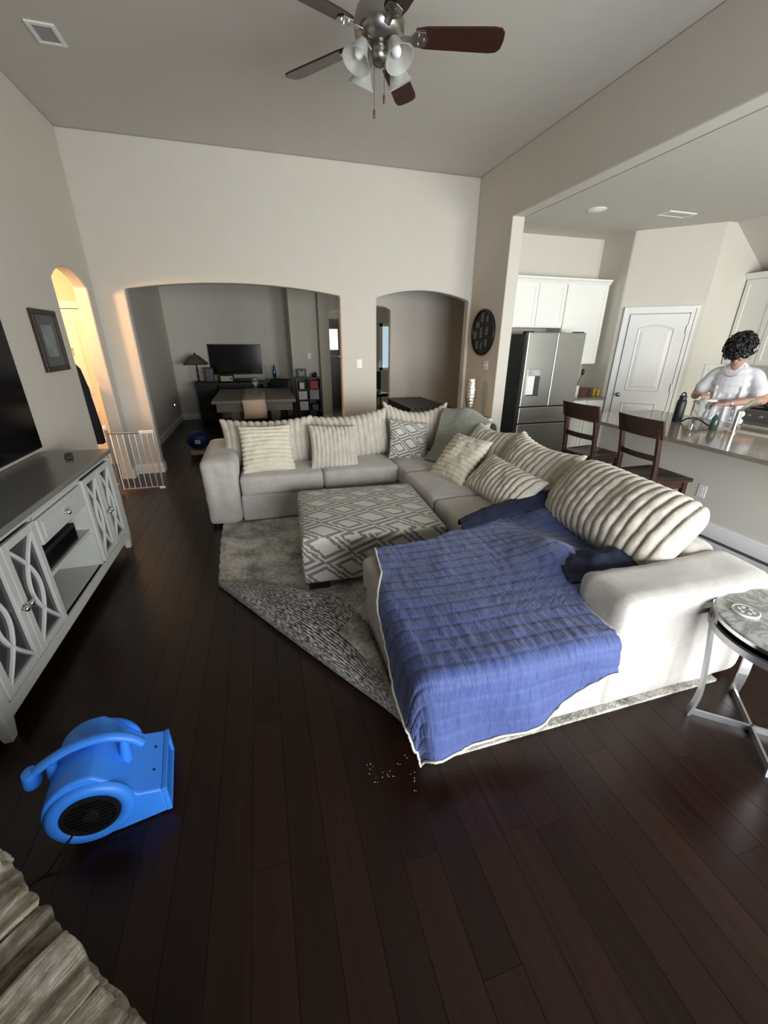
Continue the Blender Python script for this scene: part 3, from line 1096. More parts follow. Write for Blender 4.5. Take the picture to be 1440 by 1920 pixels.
# ---- safety gate standing open by the hallway arch
gt = thing('safety_gate', 'silver metal child gate standing open at the hallway arch', 'gate', (XL + 0.03, 5.16, 0))
MB().tube([(0.0, 0, 0.71), (0.44, 0.0, 0.705)], 0.010, 8).tube([(0.0, 0, 0.05), (0.44, 0, 0.05)], 0.010, 8).build('rail', 'silver', gt)
for k in range(8):
    xx = 0.02 + 0.42 * k / 7
    MB().tube([(xx, 0, 0.05), (xx, 0, 0.705)], 0.0065 if 0 < k < 7 else 0.010, 8).build('bar', 'silver', gt)
MB().box(0.31, 0.46, -0.016, 0.016, 0.695, 0.73).build('latch', 'trim', gt, bevel=0.006)
MB().box(0.40, 0.46, -0.012, 0.012, 0.03, 0.055).build('latch_foot', 'trim', gt, bevel=0.004)
MB().tube([(-0.012, 0.0, 0.02), (-0.012, 0.0, 0.76)], 0.016, 10).build('hinge_post', 'silver', gt)
MB().lathe([(0.022, 0), (0.026, 0.02), (0.018, 0.05), (0, 0.055)], 12, (-0.012, 0, 0.755)).build('post_cap', 'trim', gt)
for z in (0.12, 0.66):
    MB().tube([(-0.03, 0, z), (-0.012, 0, z)], 0.014, 8).build('wall_mount', 'trim', gt)


# ================================================================== PILLOWS, QUILT, THROW
def pillow(name, label, loc, w, h, t, m, ribs=0, along='z', rz=0.0, lean=0.0, roll=0.0, group=None, seed=0.0, pinch=0.07, sag=0.0, uvs=1.0, bend=0.0, corner=0.0):
    """soft cushion: width x, height z, front towards -y, then leaned back, rolled and turned"""
    nu, nv = 44, 36
    if ribs:
        if along == 'z':
            nu = ribs * 6
        else:
            nv = ribs * 6
    mb = MB()
    for s in (-1, 1):
        def f(a, b, s=s):
            u, v = 2 * a - 1, 2 * b - 1
            e = max(0.0, (1 - abs(u) ** 2.6)) ** 0.55 * max(0.0, (1 - abs(v) ** 2.6)) ** 0.55
            x = w / 2 * u * (1 - pinch * (1 - v * v))
            z = h / 2 * v * (1 - pinch * (1 - u * u)) * (1 - corner * abs(u) ** 6)
            x *= 1 - corner * 0.5 * abs(v) ** 6
            y = t / 2 * e
            if ribs:
                q = (u if along == 'z' else v)
                fq = (ribs * (q + 1) / 2) % 1.0
                rb = math.sqrt(max(0.0, 1 - (2 * fq - 1) ** 2))
                amp = (w if along == 'z' else h) / ribs * 0.36
                y += (amp * (rb - 0.35)) * min(1.0, e * 2.2)
                if along == 'z':
                    z += math.copysign(1, v) * amp * 0.7 * rb * abs(v) ** 6
                else:
                    x += math.copysign(1, u) * amp * 0.7 * rb * abs(u) ** 6
                y += 0.007 * fbm(x * 1.0 + seed, z, seed, 16) * min(1, e * 3)
            k = fbm(x + seed * 3, z - seed, s, 4.5)
            y += 0.018 * k * e
            z += -sag * (1 - u * u) * (v + 1) / 2 + bend * u * u
            return (x, s * y * (1.0 if s < 0 else 0.8), z + h / 2)
        mb.grid(nu, nv, f)
    loc = Vector(loc)
    rot = (Matrix.Rotation(rz, 4, 'Z') @ Matrix.Rotation(-lean, 4, 'X') @ Matrix.Rotation(roll, 4, 'Y')).to_euler()
    o = mb.build(name, m, None, smooth=180, loc=loc, rot=rot, weld=True, boxuv=uvs if m == 'geo' else 0)
    return tag(o, label, 'pillow', group)


ZB = SZ - 0.015
BP = 'ribbed back pillows of the sectional'
# along the far back, left to right
pillow('back_pillow', 'greige ribbed back pillow at the left end, behind the cream square one', (0.02, 4.30, ZB), 0.95, 0.455, 0.26, 'ribgrey', 14, 'z', R(0), R(20), 0, BP, 1.0, bend=0.03)
pillow('back_pillow', 'greige ribbed back pillow second from left, standing before the arch pillar', (0.91, 4.31, ZB), 0.90, 0.47, 0.26, 'ribgrey', 14, 'z', R(-3), R(20), R(-4), BP, 2.0, bend=0.04)
pillow('back_pillow', 'tall greige ribbed back pillow behind the diamond patterned pillow', (1.66, 4.36, ZB), 0.78, 0.53, 0.25, 'ribgrey', 13, 'z', R(-6), R(16), R(2), BP, 3.0, sag=0.06, bend=0.05)
pillow('back_pillow', 'greige ribbed pillow in the sofa corner under the sage throw', (2.02, 4.10, ZB), 0.74, 0.47, 0.25, 'ribgrey', 12, 'z', R(-60), R(20), 0, BP, 4.0)
# along the right back, far to near
pillow('back_pillow', 'greige ribbed back pillow between sage throw and the pillow by the stools', (1.94, 3.44, ZB), 0.72, 0.47, 0.25, 'ribgrey', 12, 'z', R(-86), R(34), R(-3), BP, 5.0, bend=0.05)
pillow('back_pillow', 'wide greige ribbed back pillow in front of the dark stools', (1.92, 2.78, ZB), 0.84, 0.50, 0.26, 'ribgrey', 14, 'z', R(-90), R(36), R(2), BP, 6.0, bend=0.05)
pillow('back_pillow', 'longest greige ribbed back pillow, nearest, resting on the chaise arm', (1.88, 1.86, ZB + 0.045), 1.03, 0.50, 0.32, 'ribgrey', 17, 'z', R(-92), R(40), R(1), BP, 7.0, bend=0.0, corner=0.16, pinch=0.02)
# loose ones in front
pillow('throw_pillow', 'cream square ribbed pillow with horizontal ribs at left sofa arm', (-0.005, 3.99, ZB), 0.50, 0.50, 0.17, 'ribcream', 11, 'x', R(4), R(32), R(1), None, 8.0)
pillow('throw_pillow', 'greige square pillow with vertical ribs, right of the cream square pillow', (0.645, 3.97, ZB), 0.50, 0.47, 0.16, 'ribgrey', 11, 'z', R(2), R(34), R(4), None, 9.0)
pillow('throw_pillow', 'grey and cream diamond patterned pillow in the sofa corner', (1.46, 4.06, ZB), 0.45, 0.44, 0.15, 'geo', 0, 'z', R(2), R(24), R(9), None, 10.0, uvs=1.5)
pillow('throw_pillow', 'cream ribbed pillow tilted on a corner against the sage throw', (1.55, 3.30, ZB + 0.01), 0.50, 0.50, 0.17, 'ribcream', 11, 'x', R(-80), R(42), R(-2), None, 11.0)
pillow('throw_pillow', 'greige ribbed lumbar pillow lying between cream pillow and blue quilt', (1.66, 2.72, ZB + 0.02), 0.78, 0.36, 0.19, 'ribgrey', 14, 'z', R(-88), R(46), R(2), None, 12.0)

# ---- sage throw over the corner pillow
ctrl = [[(1.60, 3.92, 0.50), (1.72, 4.00, 0.60), (1.84, 4.14, 0.78), (1.94, 4.28, 0.935), (2.12, 4.46, 0.93), (2.30, 4.64, 0.86)],
        [(1.66, 3.82, 0.50), (1.80, 3.90, 0.60), (1.92, 4.00, 0.77), (2.04, 4.14, 0.955), (2.22, 4.30, 0.945), (2.38, 4.44, 0.84)],
        [(1.76, 3.72, 0.51), (1.90, 3.78, 0.62), (2.02, 3.86, 0.78), (2.14, 3.96, 0.935), (2.32, 4.08, 0.91), (2.44, 4.18, 0.74)],
        [(1.84, 3.60, 0.52), (1.97, 3.64, 0.64), (2.10, 3.70, 0.77), (2.24, 3.78, 0.875), (2.40, 3.88, 0.82), (2.46, 3.94, 0.62)]]


def throwf(u, v):
    p = patch(ctrl, u, v)
    return (p[0], p[1], p[2] + 0.010 * math.sin(v * 11 + u * 4) * (0.3 + 0.7 * u) + 0.016 * fbm(p[0], p[1], p[2], 4))


o = MB().grid(60, 60, throwf).build('throw_blanket', 'sage', None, smooth=180, fix=False)
sm = o.modifiers.new('thick', 'SOLIDIFY')
sm.thickness = 0.014
tag(o, 'sage green fleece throw draped over the corner of the sofa', 'blanket')

# ---- navy quilt over the chaise: a sheet laid on the cushion and folded down its two free sides
quilt = thing('quilt', 'navy blue quilt draped over the chaise and down to the floor', 'quilt')
QX, QY, QZ, QR = 0.505, 1.085, SZ + 0.040, 0.07


def hem(S):
    return QY - interp(S, [(0.3, 0.385), (0.55, 0.395), (0.75, 0.40), (0.97, 0.36), (1.12, 0.30), (1.30, 0.20)])


def s_left(T):
    return QX - interp(T, [(0.62, 0.24), (0.9, 0.29), (1.08, 0.31), (1.2, 0.28), (1.36, 0.20), (1.55, 0.09), (1.8, -0.01), (2.1, -0.05)])


def s_right(T):
    return interp(T, [(0.62, 1.33), (1.05, 1.36), (1.28, 1.38), (1.42, 1.62), (1.62, 2.02), (2.4, 2.05)])


def t_far(S):
    return interp(S, [(0.5, 2.07), (0.9, 2.10), (1.2, 2.22), (1.5, 2.36), (2.05, 2.40)])


def sheet(p, q):
    # q: hem (0) to far edge (1); p: left to right
    S = 0.9
    T = 1.3
    for _ in range(4):
        T = hem(S) + (t_far(S) - hem(S)) * q
        S = s_left(T) + (s_right(T) - s_left(T)) * p
    T = hem(S) + (t_far(S) - hem(S)) * q
    return S, T


def drape(S, T, lift=0.0):
    a, b = max(0.0, QX - S), max(0.0, QY - T)
    d = math.hypot(a, b)
    # quilting channels with puckers across them
    g = (T + 0.05 * S + 0.02 * fbm(S, 0, 2, 2.0)) / 0.075
    ch = 1.0 - math.exp(-(((g - round(g)) * 0.075) / 0.008) ** 2)
    puff = 0.0045 * ch + 0.0045 * fbm(S * 5.0, T * 1.0, 3.0, 7.0) * (0.3 + 0.7 * ch) + 0.009 * fbm(S, T, 7.0, 3.0) + lift
    base = Vector((max(S, QX), max(T, QY), 0))
    if d < 1e-9:
        bulge = 0.060 * math.exp(-((S - 1.50) ** 2 / 0.05 + (T - 1.72) ** 2 / 0.05)) + 0.035 * math.exp(-((S - 1.9) ** 2 / 0.03 + (T - 2.2) ** 2 / 0.02))
        bulge += 0.025 * math.sin(9 * S + 4 * T) * max(0.0, min(1.0, (S - 1.25) * 3))
        return (base.x, base.y, QZ + puff + bulge)
    n = Vector((-a / d, -b / d, 0))
    L = QR * PI / 2
    if d < L:
        an = d / QR
        hor, z = QR * math.sin(an), QZ - QR * (1 - math.cos(an))
        nz = math.cos(an)
        nn = math.sin(an)
    else:
        hor, z = QR + 0.10 * (d - L), QZ - QR - (d - L) * 0.995
        wave = 0.018 * math.sin(S * 14 + 1.0) * min(1, (d - L) * 5) if b > a else 0.0
        hor += wave
        nz, nn = 0.0, 1.0
    if z < 0.022:
        hor += (0.022 - z) * 0.8
        z = 0.022
    pos = base + n * (hor + puff * nn)
    return (pos.x, pos.y, z + puff * nz)


NP, NQ = 150, 190
o = MB().grid(NP, NQ, lambda p, q: drape(*sheet(p, q)), lambda p, q: sheet(p, q)).build('cover', 'quilt', quilt, smooth=180, fix=False)
sm = o.modifiers.new('thick', 'SOLIDIFY')
sm.thickness = 0.010
sm.offset = -1
edge = [drape(*sheet(0.0, 1 - k / 90), 0.004) for k in range(91)] + [drape(*sheet(k / 60, 0.0), 0.004) for k in range(1, 61)]
MB().tube(edge, 0.0055, 6).build('piping', 'piping', quilt, smooth=180)
# loose fold of the quilt heaped beyond the chaise, its shade painted in as darker navy
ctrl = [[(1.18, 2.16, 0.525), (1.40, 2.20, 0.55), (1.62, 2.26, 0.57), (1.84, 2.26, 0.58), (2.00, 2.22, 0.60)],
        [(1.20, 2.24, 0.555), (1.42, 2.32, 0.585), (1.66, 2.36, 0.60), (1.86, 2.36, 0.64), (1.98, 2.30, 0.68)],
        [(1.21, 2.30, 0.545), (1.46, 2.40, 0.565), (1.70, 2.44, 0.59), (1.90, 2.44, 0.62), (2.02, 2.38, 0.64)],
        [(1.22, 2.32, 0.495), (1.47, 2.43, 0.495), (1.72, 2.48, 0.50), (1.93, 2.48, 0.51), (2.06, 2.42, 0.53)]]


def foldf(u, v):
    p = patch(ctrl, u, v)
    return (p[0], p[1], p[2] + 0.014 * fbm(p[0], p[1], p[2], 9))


o = MB().grid(50, 24, foldf, lambda u, v: (u * 0.9, v * 0.4)).build('loose_fold', 'navyshade', quilt, smooth=180, fix=False)
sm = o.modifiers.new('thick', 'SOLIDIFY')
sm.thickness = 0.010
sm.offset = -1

ctrl_b = [[(1.41, 1.42, 0.545), (1.56, 1.40, 0.56), (1.74, 1.40, 0.57), (1.92, 1.42, 0.56)],  # added sheet, coloured dark for the shade between quilt and arm
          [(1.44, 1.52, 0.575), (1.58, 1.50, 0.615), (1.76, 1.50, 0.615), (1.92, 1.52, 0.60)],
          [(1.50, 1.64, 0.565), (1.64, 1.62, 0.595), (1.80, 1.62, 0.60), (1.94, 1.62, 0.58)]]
o = MB().grid(40, 24, lambda u, v: (lambda p: (p[0], p[1], p[2] + 0.02 * fbm(p[0], p[1], p[2], 9)))(patch(ctrl_b, u, v))).build('shaded_fold', 'navyshade', quilt, smooth=180, fix=False)
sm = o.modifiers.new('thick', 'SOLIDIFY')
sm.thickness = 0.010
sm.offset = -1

# ================================================================== SIDE TABLE (right foreground)
st = thing('side_table', 'round marble topped side table with silver legs beside the sofa arm', 'table', (2.035, 0.81, 0))
TZ, TR = 0.60, 0.285
MB().lathe([(0, TZ - 0.018), (TR - 0.006, TZ - 0.018), (TR, TZ - 0.012), (TR, TZ - 0.004), (TR - 0.004, TZ), (0, TZ)], 64).build('marble_top', 'marble', st, smooth=40)


def ring(r0, r1, z0, z1, n=64):
    return MB().lathe([(r0, z0), (r1, z0), (r1, z1), (r0, z1), (r0, z0)], n)


ring(TR - 0.003, TR + 0.006, TZ - 0.022, TZ - 0.006).build('top_rim', 'chrome', st, smooth=40)
ring(TR - 0.012, TR + 0.006, TZ - 0.085, TZ - 0.055).build('lower_ring', 'silver', st, smooth=40)
for k in range(4):
    a = R(140 + 90 * k)
    c, s = math.cos(a), math.sin(a)
    mb = MB()
    path = [(TR - 0.004, TZ - 0.02), (TR - 0.006, TZ - 0.10), (TR - 0.03, TZ - 0.25), (TR - 0.055, 0.14), (TR - 0.04, 0.0)]
    pts = curve([(r, 0, z) for r, z in path], 5)
    vs, fs = [], []
    for p in pts:
        for (dr, dt) in ((-0.006, -0.02), (0.006, -0.02), (0.006, 0.02), (-0.006, 0.02)):
            r = p[0] + dr
            vs.append((r * c - dt * s, r * s + dt * c, p[2]))
    for i in range(len(pts) - 1):
        for q in range(4):
            fs.append((i * 4 + q, i * 4 + (q + 1) % 4, (i + 1) * 4 + (q + 1) % 4, (i + 1) * 4 + q))
    fs += [(3, 2, 1, 0), tuple(range(len(vs) - 4, len(vs)))]
    mb.add(vs, fs)
    mb.build('leg', 'silver', st)
    mb = MB()
    r0, r1 = 0.0, TR - 0.045
    vs = []
    for r in (r0, r1):
        for (dt, z) in ((-0.005, 0.0), (0.005, 0.0), (0.005, 0.032), (-0.005, 0.032)):
            vs.append((r * c - dt * s, r * s + dt * c, z))
    mb.add(vs, [(3, 2, 1, 0), (4, 5, 6, 7), (0, 1, 5, 4), (1, 2, 6, 5), (2, 3, 7, 6), (3, 0, 4, 7)])
    mb.build('cross_bar', 'silver', st)
cs = thing('coaster', 'round white coaster with carved grey top on the marble table', 'coaster', (1.915, 0.945, TZ))
MB().lathe([(0, 0), (0.046, 0), (0.050, 0.004), (0.050, 0.010), (0.046, 0.012), (0.043, 0.010), (0, 0.010)], 32).build('disc', 'whiteceramic', cs, smooth=40)
MB().lathe([(0, 0.0102), (0.042, 0.0102), (0.042, 0.0112), (0, 0.0112)], 32).build('inlay', 'coaster', cs)
for k in range(6):
    a = 2 * PI * k / 6
    MB().lathe([(0.0075, 0.011), (0.0075, 0.0128), (0.004, 0.0132), (0.004, 0.0115)], 12, (0.024 * math.cos(a), 0.024 * math.sin(a), 0)).build('petal', 'whiteceramic', cs)

# ================================================================== AIR MOVER (left foreground)
am = thing('air_mover', 'bright blue plastic carpet blower with black grille on the wood floor', 'blower', (-0.715, 1.285, 0), R(8))
am.scale = (0.78, 0.95, 0.78)
cz, rad = 0.205, 0.175
prof = []
for k in range(33):
    a = R(75 + 195 * k / 32)               # snail from the top round the back to the base
    prof.append((-0.045 + rad * (1.0 + 0.10 * k / 32 * 0.6) * math.cos(a), max(0.004, cz + rad * 1.12 * math.sin(a))))
prof += [(0.05, 0.004), (0.225, 0.012), (0.235, 0.016), (0.235, 0.165), (0.225, 0.172), (0.14, 0.195), (0.09, 0.26), (0.045, 0.345)]
MB().prism(prof, 'y', -0.145, 0.145).build('housing', 'bluep', am, smooth=60, bevel=0.022, bseg=4)
# raised rings round the inlets
for s in (-1, 1):
    o = MB().lathe([(0.110, 0.0), (0.172, 0.0), (0.170, 0.012), (0.155, 0.024), (0.124, 0.022), (0.110, 0.010), (0.110, 0.0)], 40).build('inlet_ring', 'bluep', am, smooth=60, loc=(-0.045, s * 0.143, cz - 0.01), rot=(R(-90) * s, 0, 0))
    gr = MB().lathe([(0, 0.004), (0.114, 0.004), (0.114, 0.008), (0, 0.008)], 32).build('grille', 'black', am, loc=(-0.045, s * 0.145, cz - 0.01), rot=(R(-90) * s, 0, 0))
    for k in range(9):
        yy = -0.088 + 0.022 * k
        hw = math.sqrt(max(0.0, 0.1 ** 2 - yy * yy))
        MB().box(-hw, hw, yy - 0.003, yy + 0.003, 0.008, 0.018).build('grille_bar', 'black', gr)
    ring(0.098, 0.114, 0.008, 0.02, 32).build('grille_rim', 'black', gr)
    MB().lathe([(0, 0.008), (0.034, 0.008), (0.03, 0.022), (0, 0.024)], 20).build('motor_cap', 'black', gr, smooth=50)
# outlet mouth
MB().box(0.236, 0.239, -0.122, 0.122, 0.03, 0.150).build('outlet', 'black', am)
for k in range(3):
    MB().box(0.2365, 0.243, -0.122, 0.122, 0.052 + 0.03 * k, 0.057 + 0.03 * k).build('outlet_slat', 'bluep', am)
mb = MB()
for (a, b, c, d) in ((-0.145, 0.145, 0.148, 0.172), (-0.145, 0.145, 0.012, 0.032), (-0.145, -0.120, 0.032, 0.148), (0.120, 0.145, 0.032, 0.148)):
    mb.box(0.228, 0.252, a, b, c, d)
mb.build('outlet_frame', 'bluep', am, bevel=0.005)
# carrying handle: arched bar with a foot at each end
hp = curve([(-0.275, 0.0, 0.330), (-0.22, 0.0, 0.372), (-0.10, 0.0, 0.425), (0.03, 0.0, 0.425), (0.12, 0.0, 0.375), (0.165, 0.0, 0.315)], 6)
MB().tube(hp, [0.026 if i < 2 else 0.020 for i in range(len(hp))], 12).build('handle', 'bluep', am, smooth=60)
MB().tube([(-0.19, 0, 0.30), (-0.19, 0, 0.375)], [0.03, 0.02], 10).build('handle_post', 'bluep', am, smooth=60)
MB().tube([(0.085, 0, 0.25), (0.10, 0, 0.385)], [0.03, 0.02], 10).build('handle_post', 'bluep', am, smooth=60)
MB().lathe([(0, -0.045), (0.032, -0.045), (0.036, -0.03), (0.028, 0.03), (0, 0.036)], 14, (-0.275, 0, 0.330)).build('handle_foot', 'bluep', am, smooth=60)
for yy in (-0.05, 0.06):
    MB().lathe([(0.006, 0), (0.006, 0.004), (0, 0.005)], 10, (0.195, yy, 0.178)).build('screw', 'black', am)
MB().tube(curve([(-0.12, -0.16, 0.13), (-0.20, -0.19, 0.05), (-0.25, -0.20, 0.006), (-0.36, -0.22, 0.005)], 6), 0.004, 6).build('power_cord', 'black', am)

# ================================================================== RAISED STONE HEARTH (bottom left)
he = thing('stone_hearth', 'rough split stone hearth ledge across the near corner', 'hearth', (-0.545, 0.635, 0), R(-45))
# local x runs along the front edge, local y points out into the room
MB().prism([(-1.58, -0.035), (0.50, -0.035), (0.50, -1.80), (0.18, -1.80)], 'z', 0.0, 0.335).build('core', 'mortar', he)
rs = random.Random(11)


def rough_stone(x0, x1, y0, y1, z0, z1, seed, name='stone'):
    cx, cy, cz_ = (x0 + x1) / 2, (y0 + y1) / 2, (z0 + z1) / 2

    def fn(u, p):
        k = fbm(p.x * 1.3 + 0.1 * seed, p.y * 0.7, p.z * 4, 7.0)
        k2 = fbm(p.x * 2.4, p.y * 0.9 + seed, p.z * 3, 9.0)
        z = p.z + (0.014 * k + 0.008 * k2 if u[2] > 0.5 else 0)
        y = p.y + 0.020 * k * (1 if u[1] > 0.5 else 0.3)
        return (p.x + 0.008 * k2, y, z)
    return MB().rbox((cx, cy, cz_), (x1 - x0, y1 - y0, z1 - z0), 0.006, 14, fn).build(name, 'stone', he, smooth=35)


x = -0.74
k = 0
while x < 0.45:
    w = rs.uniform(0.11, 0.24)
    d1 = rs.uniform(-0.004, 0.008)
    ln = rs.uniform(0.26, 0.42)
    dz = rs.uniform(-0.008, 0.010)
    rough_stone(x, x + w - 0.002, -ln, d1, 0.27, 0.36 + dz, k * 1.7)
    rough_stone(x + rs.uniform(-0.02, 0.02), x + w - 0.002, -ln - rs.uniform(0.3, 0.4), -ln - 0.003, 0.27, 0.355 + rs.uniform(-0.015, 0.02), k * 2.3 + 9)
    x += w
    k += 1
for zz in range(3):
    x = -1.30
    while x < 0.45:
        w = rs.uniform(0.18, 0.40)
        rough_stone(x, x + w - 0.008, -0.13, rs.uniform(-0.03, -0.012), zz * 0.09 + 0.003, zz * 0.09 + 0.086, k * 1.3)
        x += w
        k += 1

# ================================================================== KITCHEN
IX0, IX1, IY0, IY1 = 3.88, 4.62, 0.95, 3.93
isl = thing('kitchen_island', 'kitchen island with painted panel side facing the sofa', 'island', (0, 0, 0))
MB().box(IX0, IX1, IY0, IY1, 0.0, 0.865).build('body', 'wall', isl)
mb = MB()
for (a, b) in (((IX0, IY0), (IX0, IY1)), ):
    mb.box(IX0 - 0.016, IX0, IY0 - 0.016, IY1 + 0.016, 0, 0.12).box(IX0 - 0.010, IX0, IY0 - 0.01, IY1 + 0.01, 0.12, 0.14)
mb.box(IX0 - 0.016, IX1, IY1, IY1 + 0.016, 0, 0.12)
mb.build('baseboard', 'trim', isl)
ol = MB().box(IX0 - 0.006, IX0, 2.555, 2.63, 0.33, 0.45).build('outlet_plate', 'trim', isl, bevel=0.002)
for z in (0.365, 0.415):
    MB().box(IX0 - 0.008, IX0 - 0.006, 2.578, 2.607, z - 0.014, z + 0.014).build('socket', 'trim', ol)
for (a, b) in ((1.0, 1.55), (1.57, 2.10), (2.95, 3.42), (3.44, 3.90)):
    d = MB().box(IX1, IX1 + 0.02, a, b, 0.12, 0.84).build('cabinet_door', 'cab', isl, bevel=0.003)
    MB().box(IX1 + 0.02, IX1 + 0.026, a + 0.07, b - 0.07, 0.19, 0.77).build('door_panel', 'cab', d, bevel=0.003)
# stone worktop with a cut-out for the sink
SX0, SX1, SY0, SY1 = 4.26, 4.62, 2.18, 2.92
WZ = 0.90
wt = thing('worktop', 'polished taupe stone worktop overhanging the kitchen island', 'worktop', (0, 0, 0))
mb = MB()
mb.box(3.43, SX0, 0.88, 4.0, WZ - 0.035, WZ).box(SX1, 4.70, 0.88, 4.0, WZ - 0.035, WZ)
mb.box(SX0, SX1, 0.88, SY0, WZ - 0.035, WZ).box(SX0, SX1, SY1, 4.0, WZ - 0.035, WZ)
mb.build('slab', 'granite', wt)
sk = thing('sink', 'dark stainless sink set into the island worktop', 'sink', (0, 0, 0))
mb = MB()
mb.box(SX0, SX0 + 0.006, SY0, SY1, 0.70, WZ - 0.036).box(SX1 - 0.006, SX1, SY0, SY1, 0.70, WZ - 0.036)
mb.box(SX0, SX1, SY0, SY0 + 0.006, 0.70, WZ - 0.036).box(SX0, SX1, SY1 - 0.006, SY1, 0.70, WZ - 0.036)
mb.box(SX0, SX1, SY0, SY1, 0.69, 0.70)
mb.build('basin', 'steel', sk)
MB().lathe([(0.04, 0), (0.04, 0.004), (0.02, 0.005)], 16, ((SX0 + SX1) / 2, 2.55, 0.70)).build('drain', 'chrome', sk)
# faucet, soap pump, side sprayer, bottle
fc = thing('faucet', 'tall chrome pull-out faucet beside the sink', 'faucet', (4.18, 2.70, WZ))
MB().lathe([(0.028, 0), (0.028, 0.012), (0.020, 0.02), (0.019, 0.18), (0.021, 0.20), (0.017, 0.215), (0, 0.22)], 20).build('body', 'chrome', fc, smooth=40)
MB().tube([(0.0, 0, 0.19), (0.06, 0.005, 0.235), (0.13, 0.01, 0.275), (0.20, 0.015, 0.285)], [0.017, 0.015, 0.016, 0.018], 12).build('spout', 'chrome', fc, smooth=60)
MB().tube([(-0.01, -0.005, 0.20), (0.02, -0.06, 0.25), (0.03, -0.14, 0.285)], [0.010, 0.008, 0.009], 10).build('lever', 'chrome', fc, smooth=60)
sp = thing('soap_pump', 'short chrome soap pump nearest the black bottle on the worktop', 'soap pump', (4.16, 3.08, WZ))
MB().lathe([(0.018, 0), (0.018, 0.006), (0.011, 0.012), (0.011, 0.075), (0.015, 0.08), (0.015, 0.095), (0, 0.098)], 16).build('body', 'chrome', sp, smooth=40)
MB().tube([(0, 0, 0.088), (0.06, -0.01, 0.092), (0.08, -0.014, 0.085)], 0.006, 8).build('nozzle', 'chrome', sp, smooth=60)
gb = thing('soap_bottle', 'dark green glass soap bottle between pump and faucet', 'bottle', (4.16, 2.87, WZ))
M['greenglass'] = mat('dark_green_glass', (0.05, 0.08, 0.075, 1), 0.12, var=0.2)
MB().lathe([(0, 0), (0.030, 0), (0.034, 0.008), (0.034, 0.095), (0.024, 0.12), (0.012, 0.13), (0.012, 0.145), (0, 0.146)], 20).build('body', 'greenglass', gb, smooth=40)
MB().tube([(0, 0, 0.14), (0, 0, 0.165), (0.03, 0.0, 0.168)], 0.006, 8).build('pump', 'chrome', gb, smooth=60)
wb = thing('water_bottle', 'tall matte black water bottle with loop lid on the worktop', 'bottle', (4.22, 3.30, WZ))
MB().lathe([(0, 0), (0.043, 0), (0.046, 0.006), (0.046, 0.20), (0.040, 0.222), (0.030, 0.232), (0, 0.232)], 24).build('body', 'darkbottle', wb, smooth=40)
MB().lathe([(0.034, 0.230), (0.034, 0.262), (0.030, 0.268), (0, 0.268)], 20).build('lid', 'black', wb, smooth=40)
MB().tube([(0.03 * math.cos(a), 0, 0.268 + 0.03 * math.sin(a)) for a in [PI * k / 10 for k in range(11)]], 0.007, 8).build('loop', 'black', wb, smooth=60)
cord = MB().tube(curve([(4.22, 3.24, WZ + 0.012), (4.20, 3.17, WZ + 0.055), (4.23, 3.08, WZ + 0.058), (4.21, 2.98, WZ + 0.03), (4.20, 2.90, WZ + 0.012)], 6), 0.007, 8).build('charging_cord', 'black', None, smooth=60)
tag(cord, 'black cord lying behind the soap pump on the worktop', 'cord')


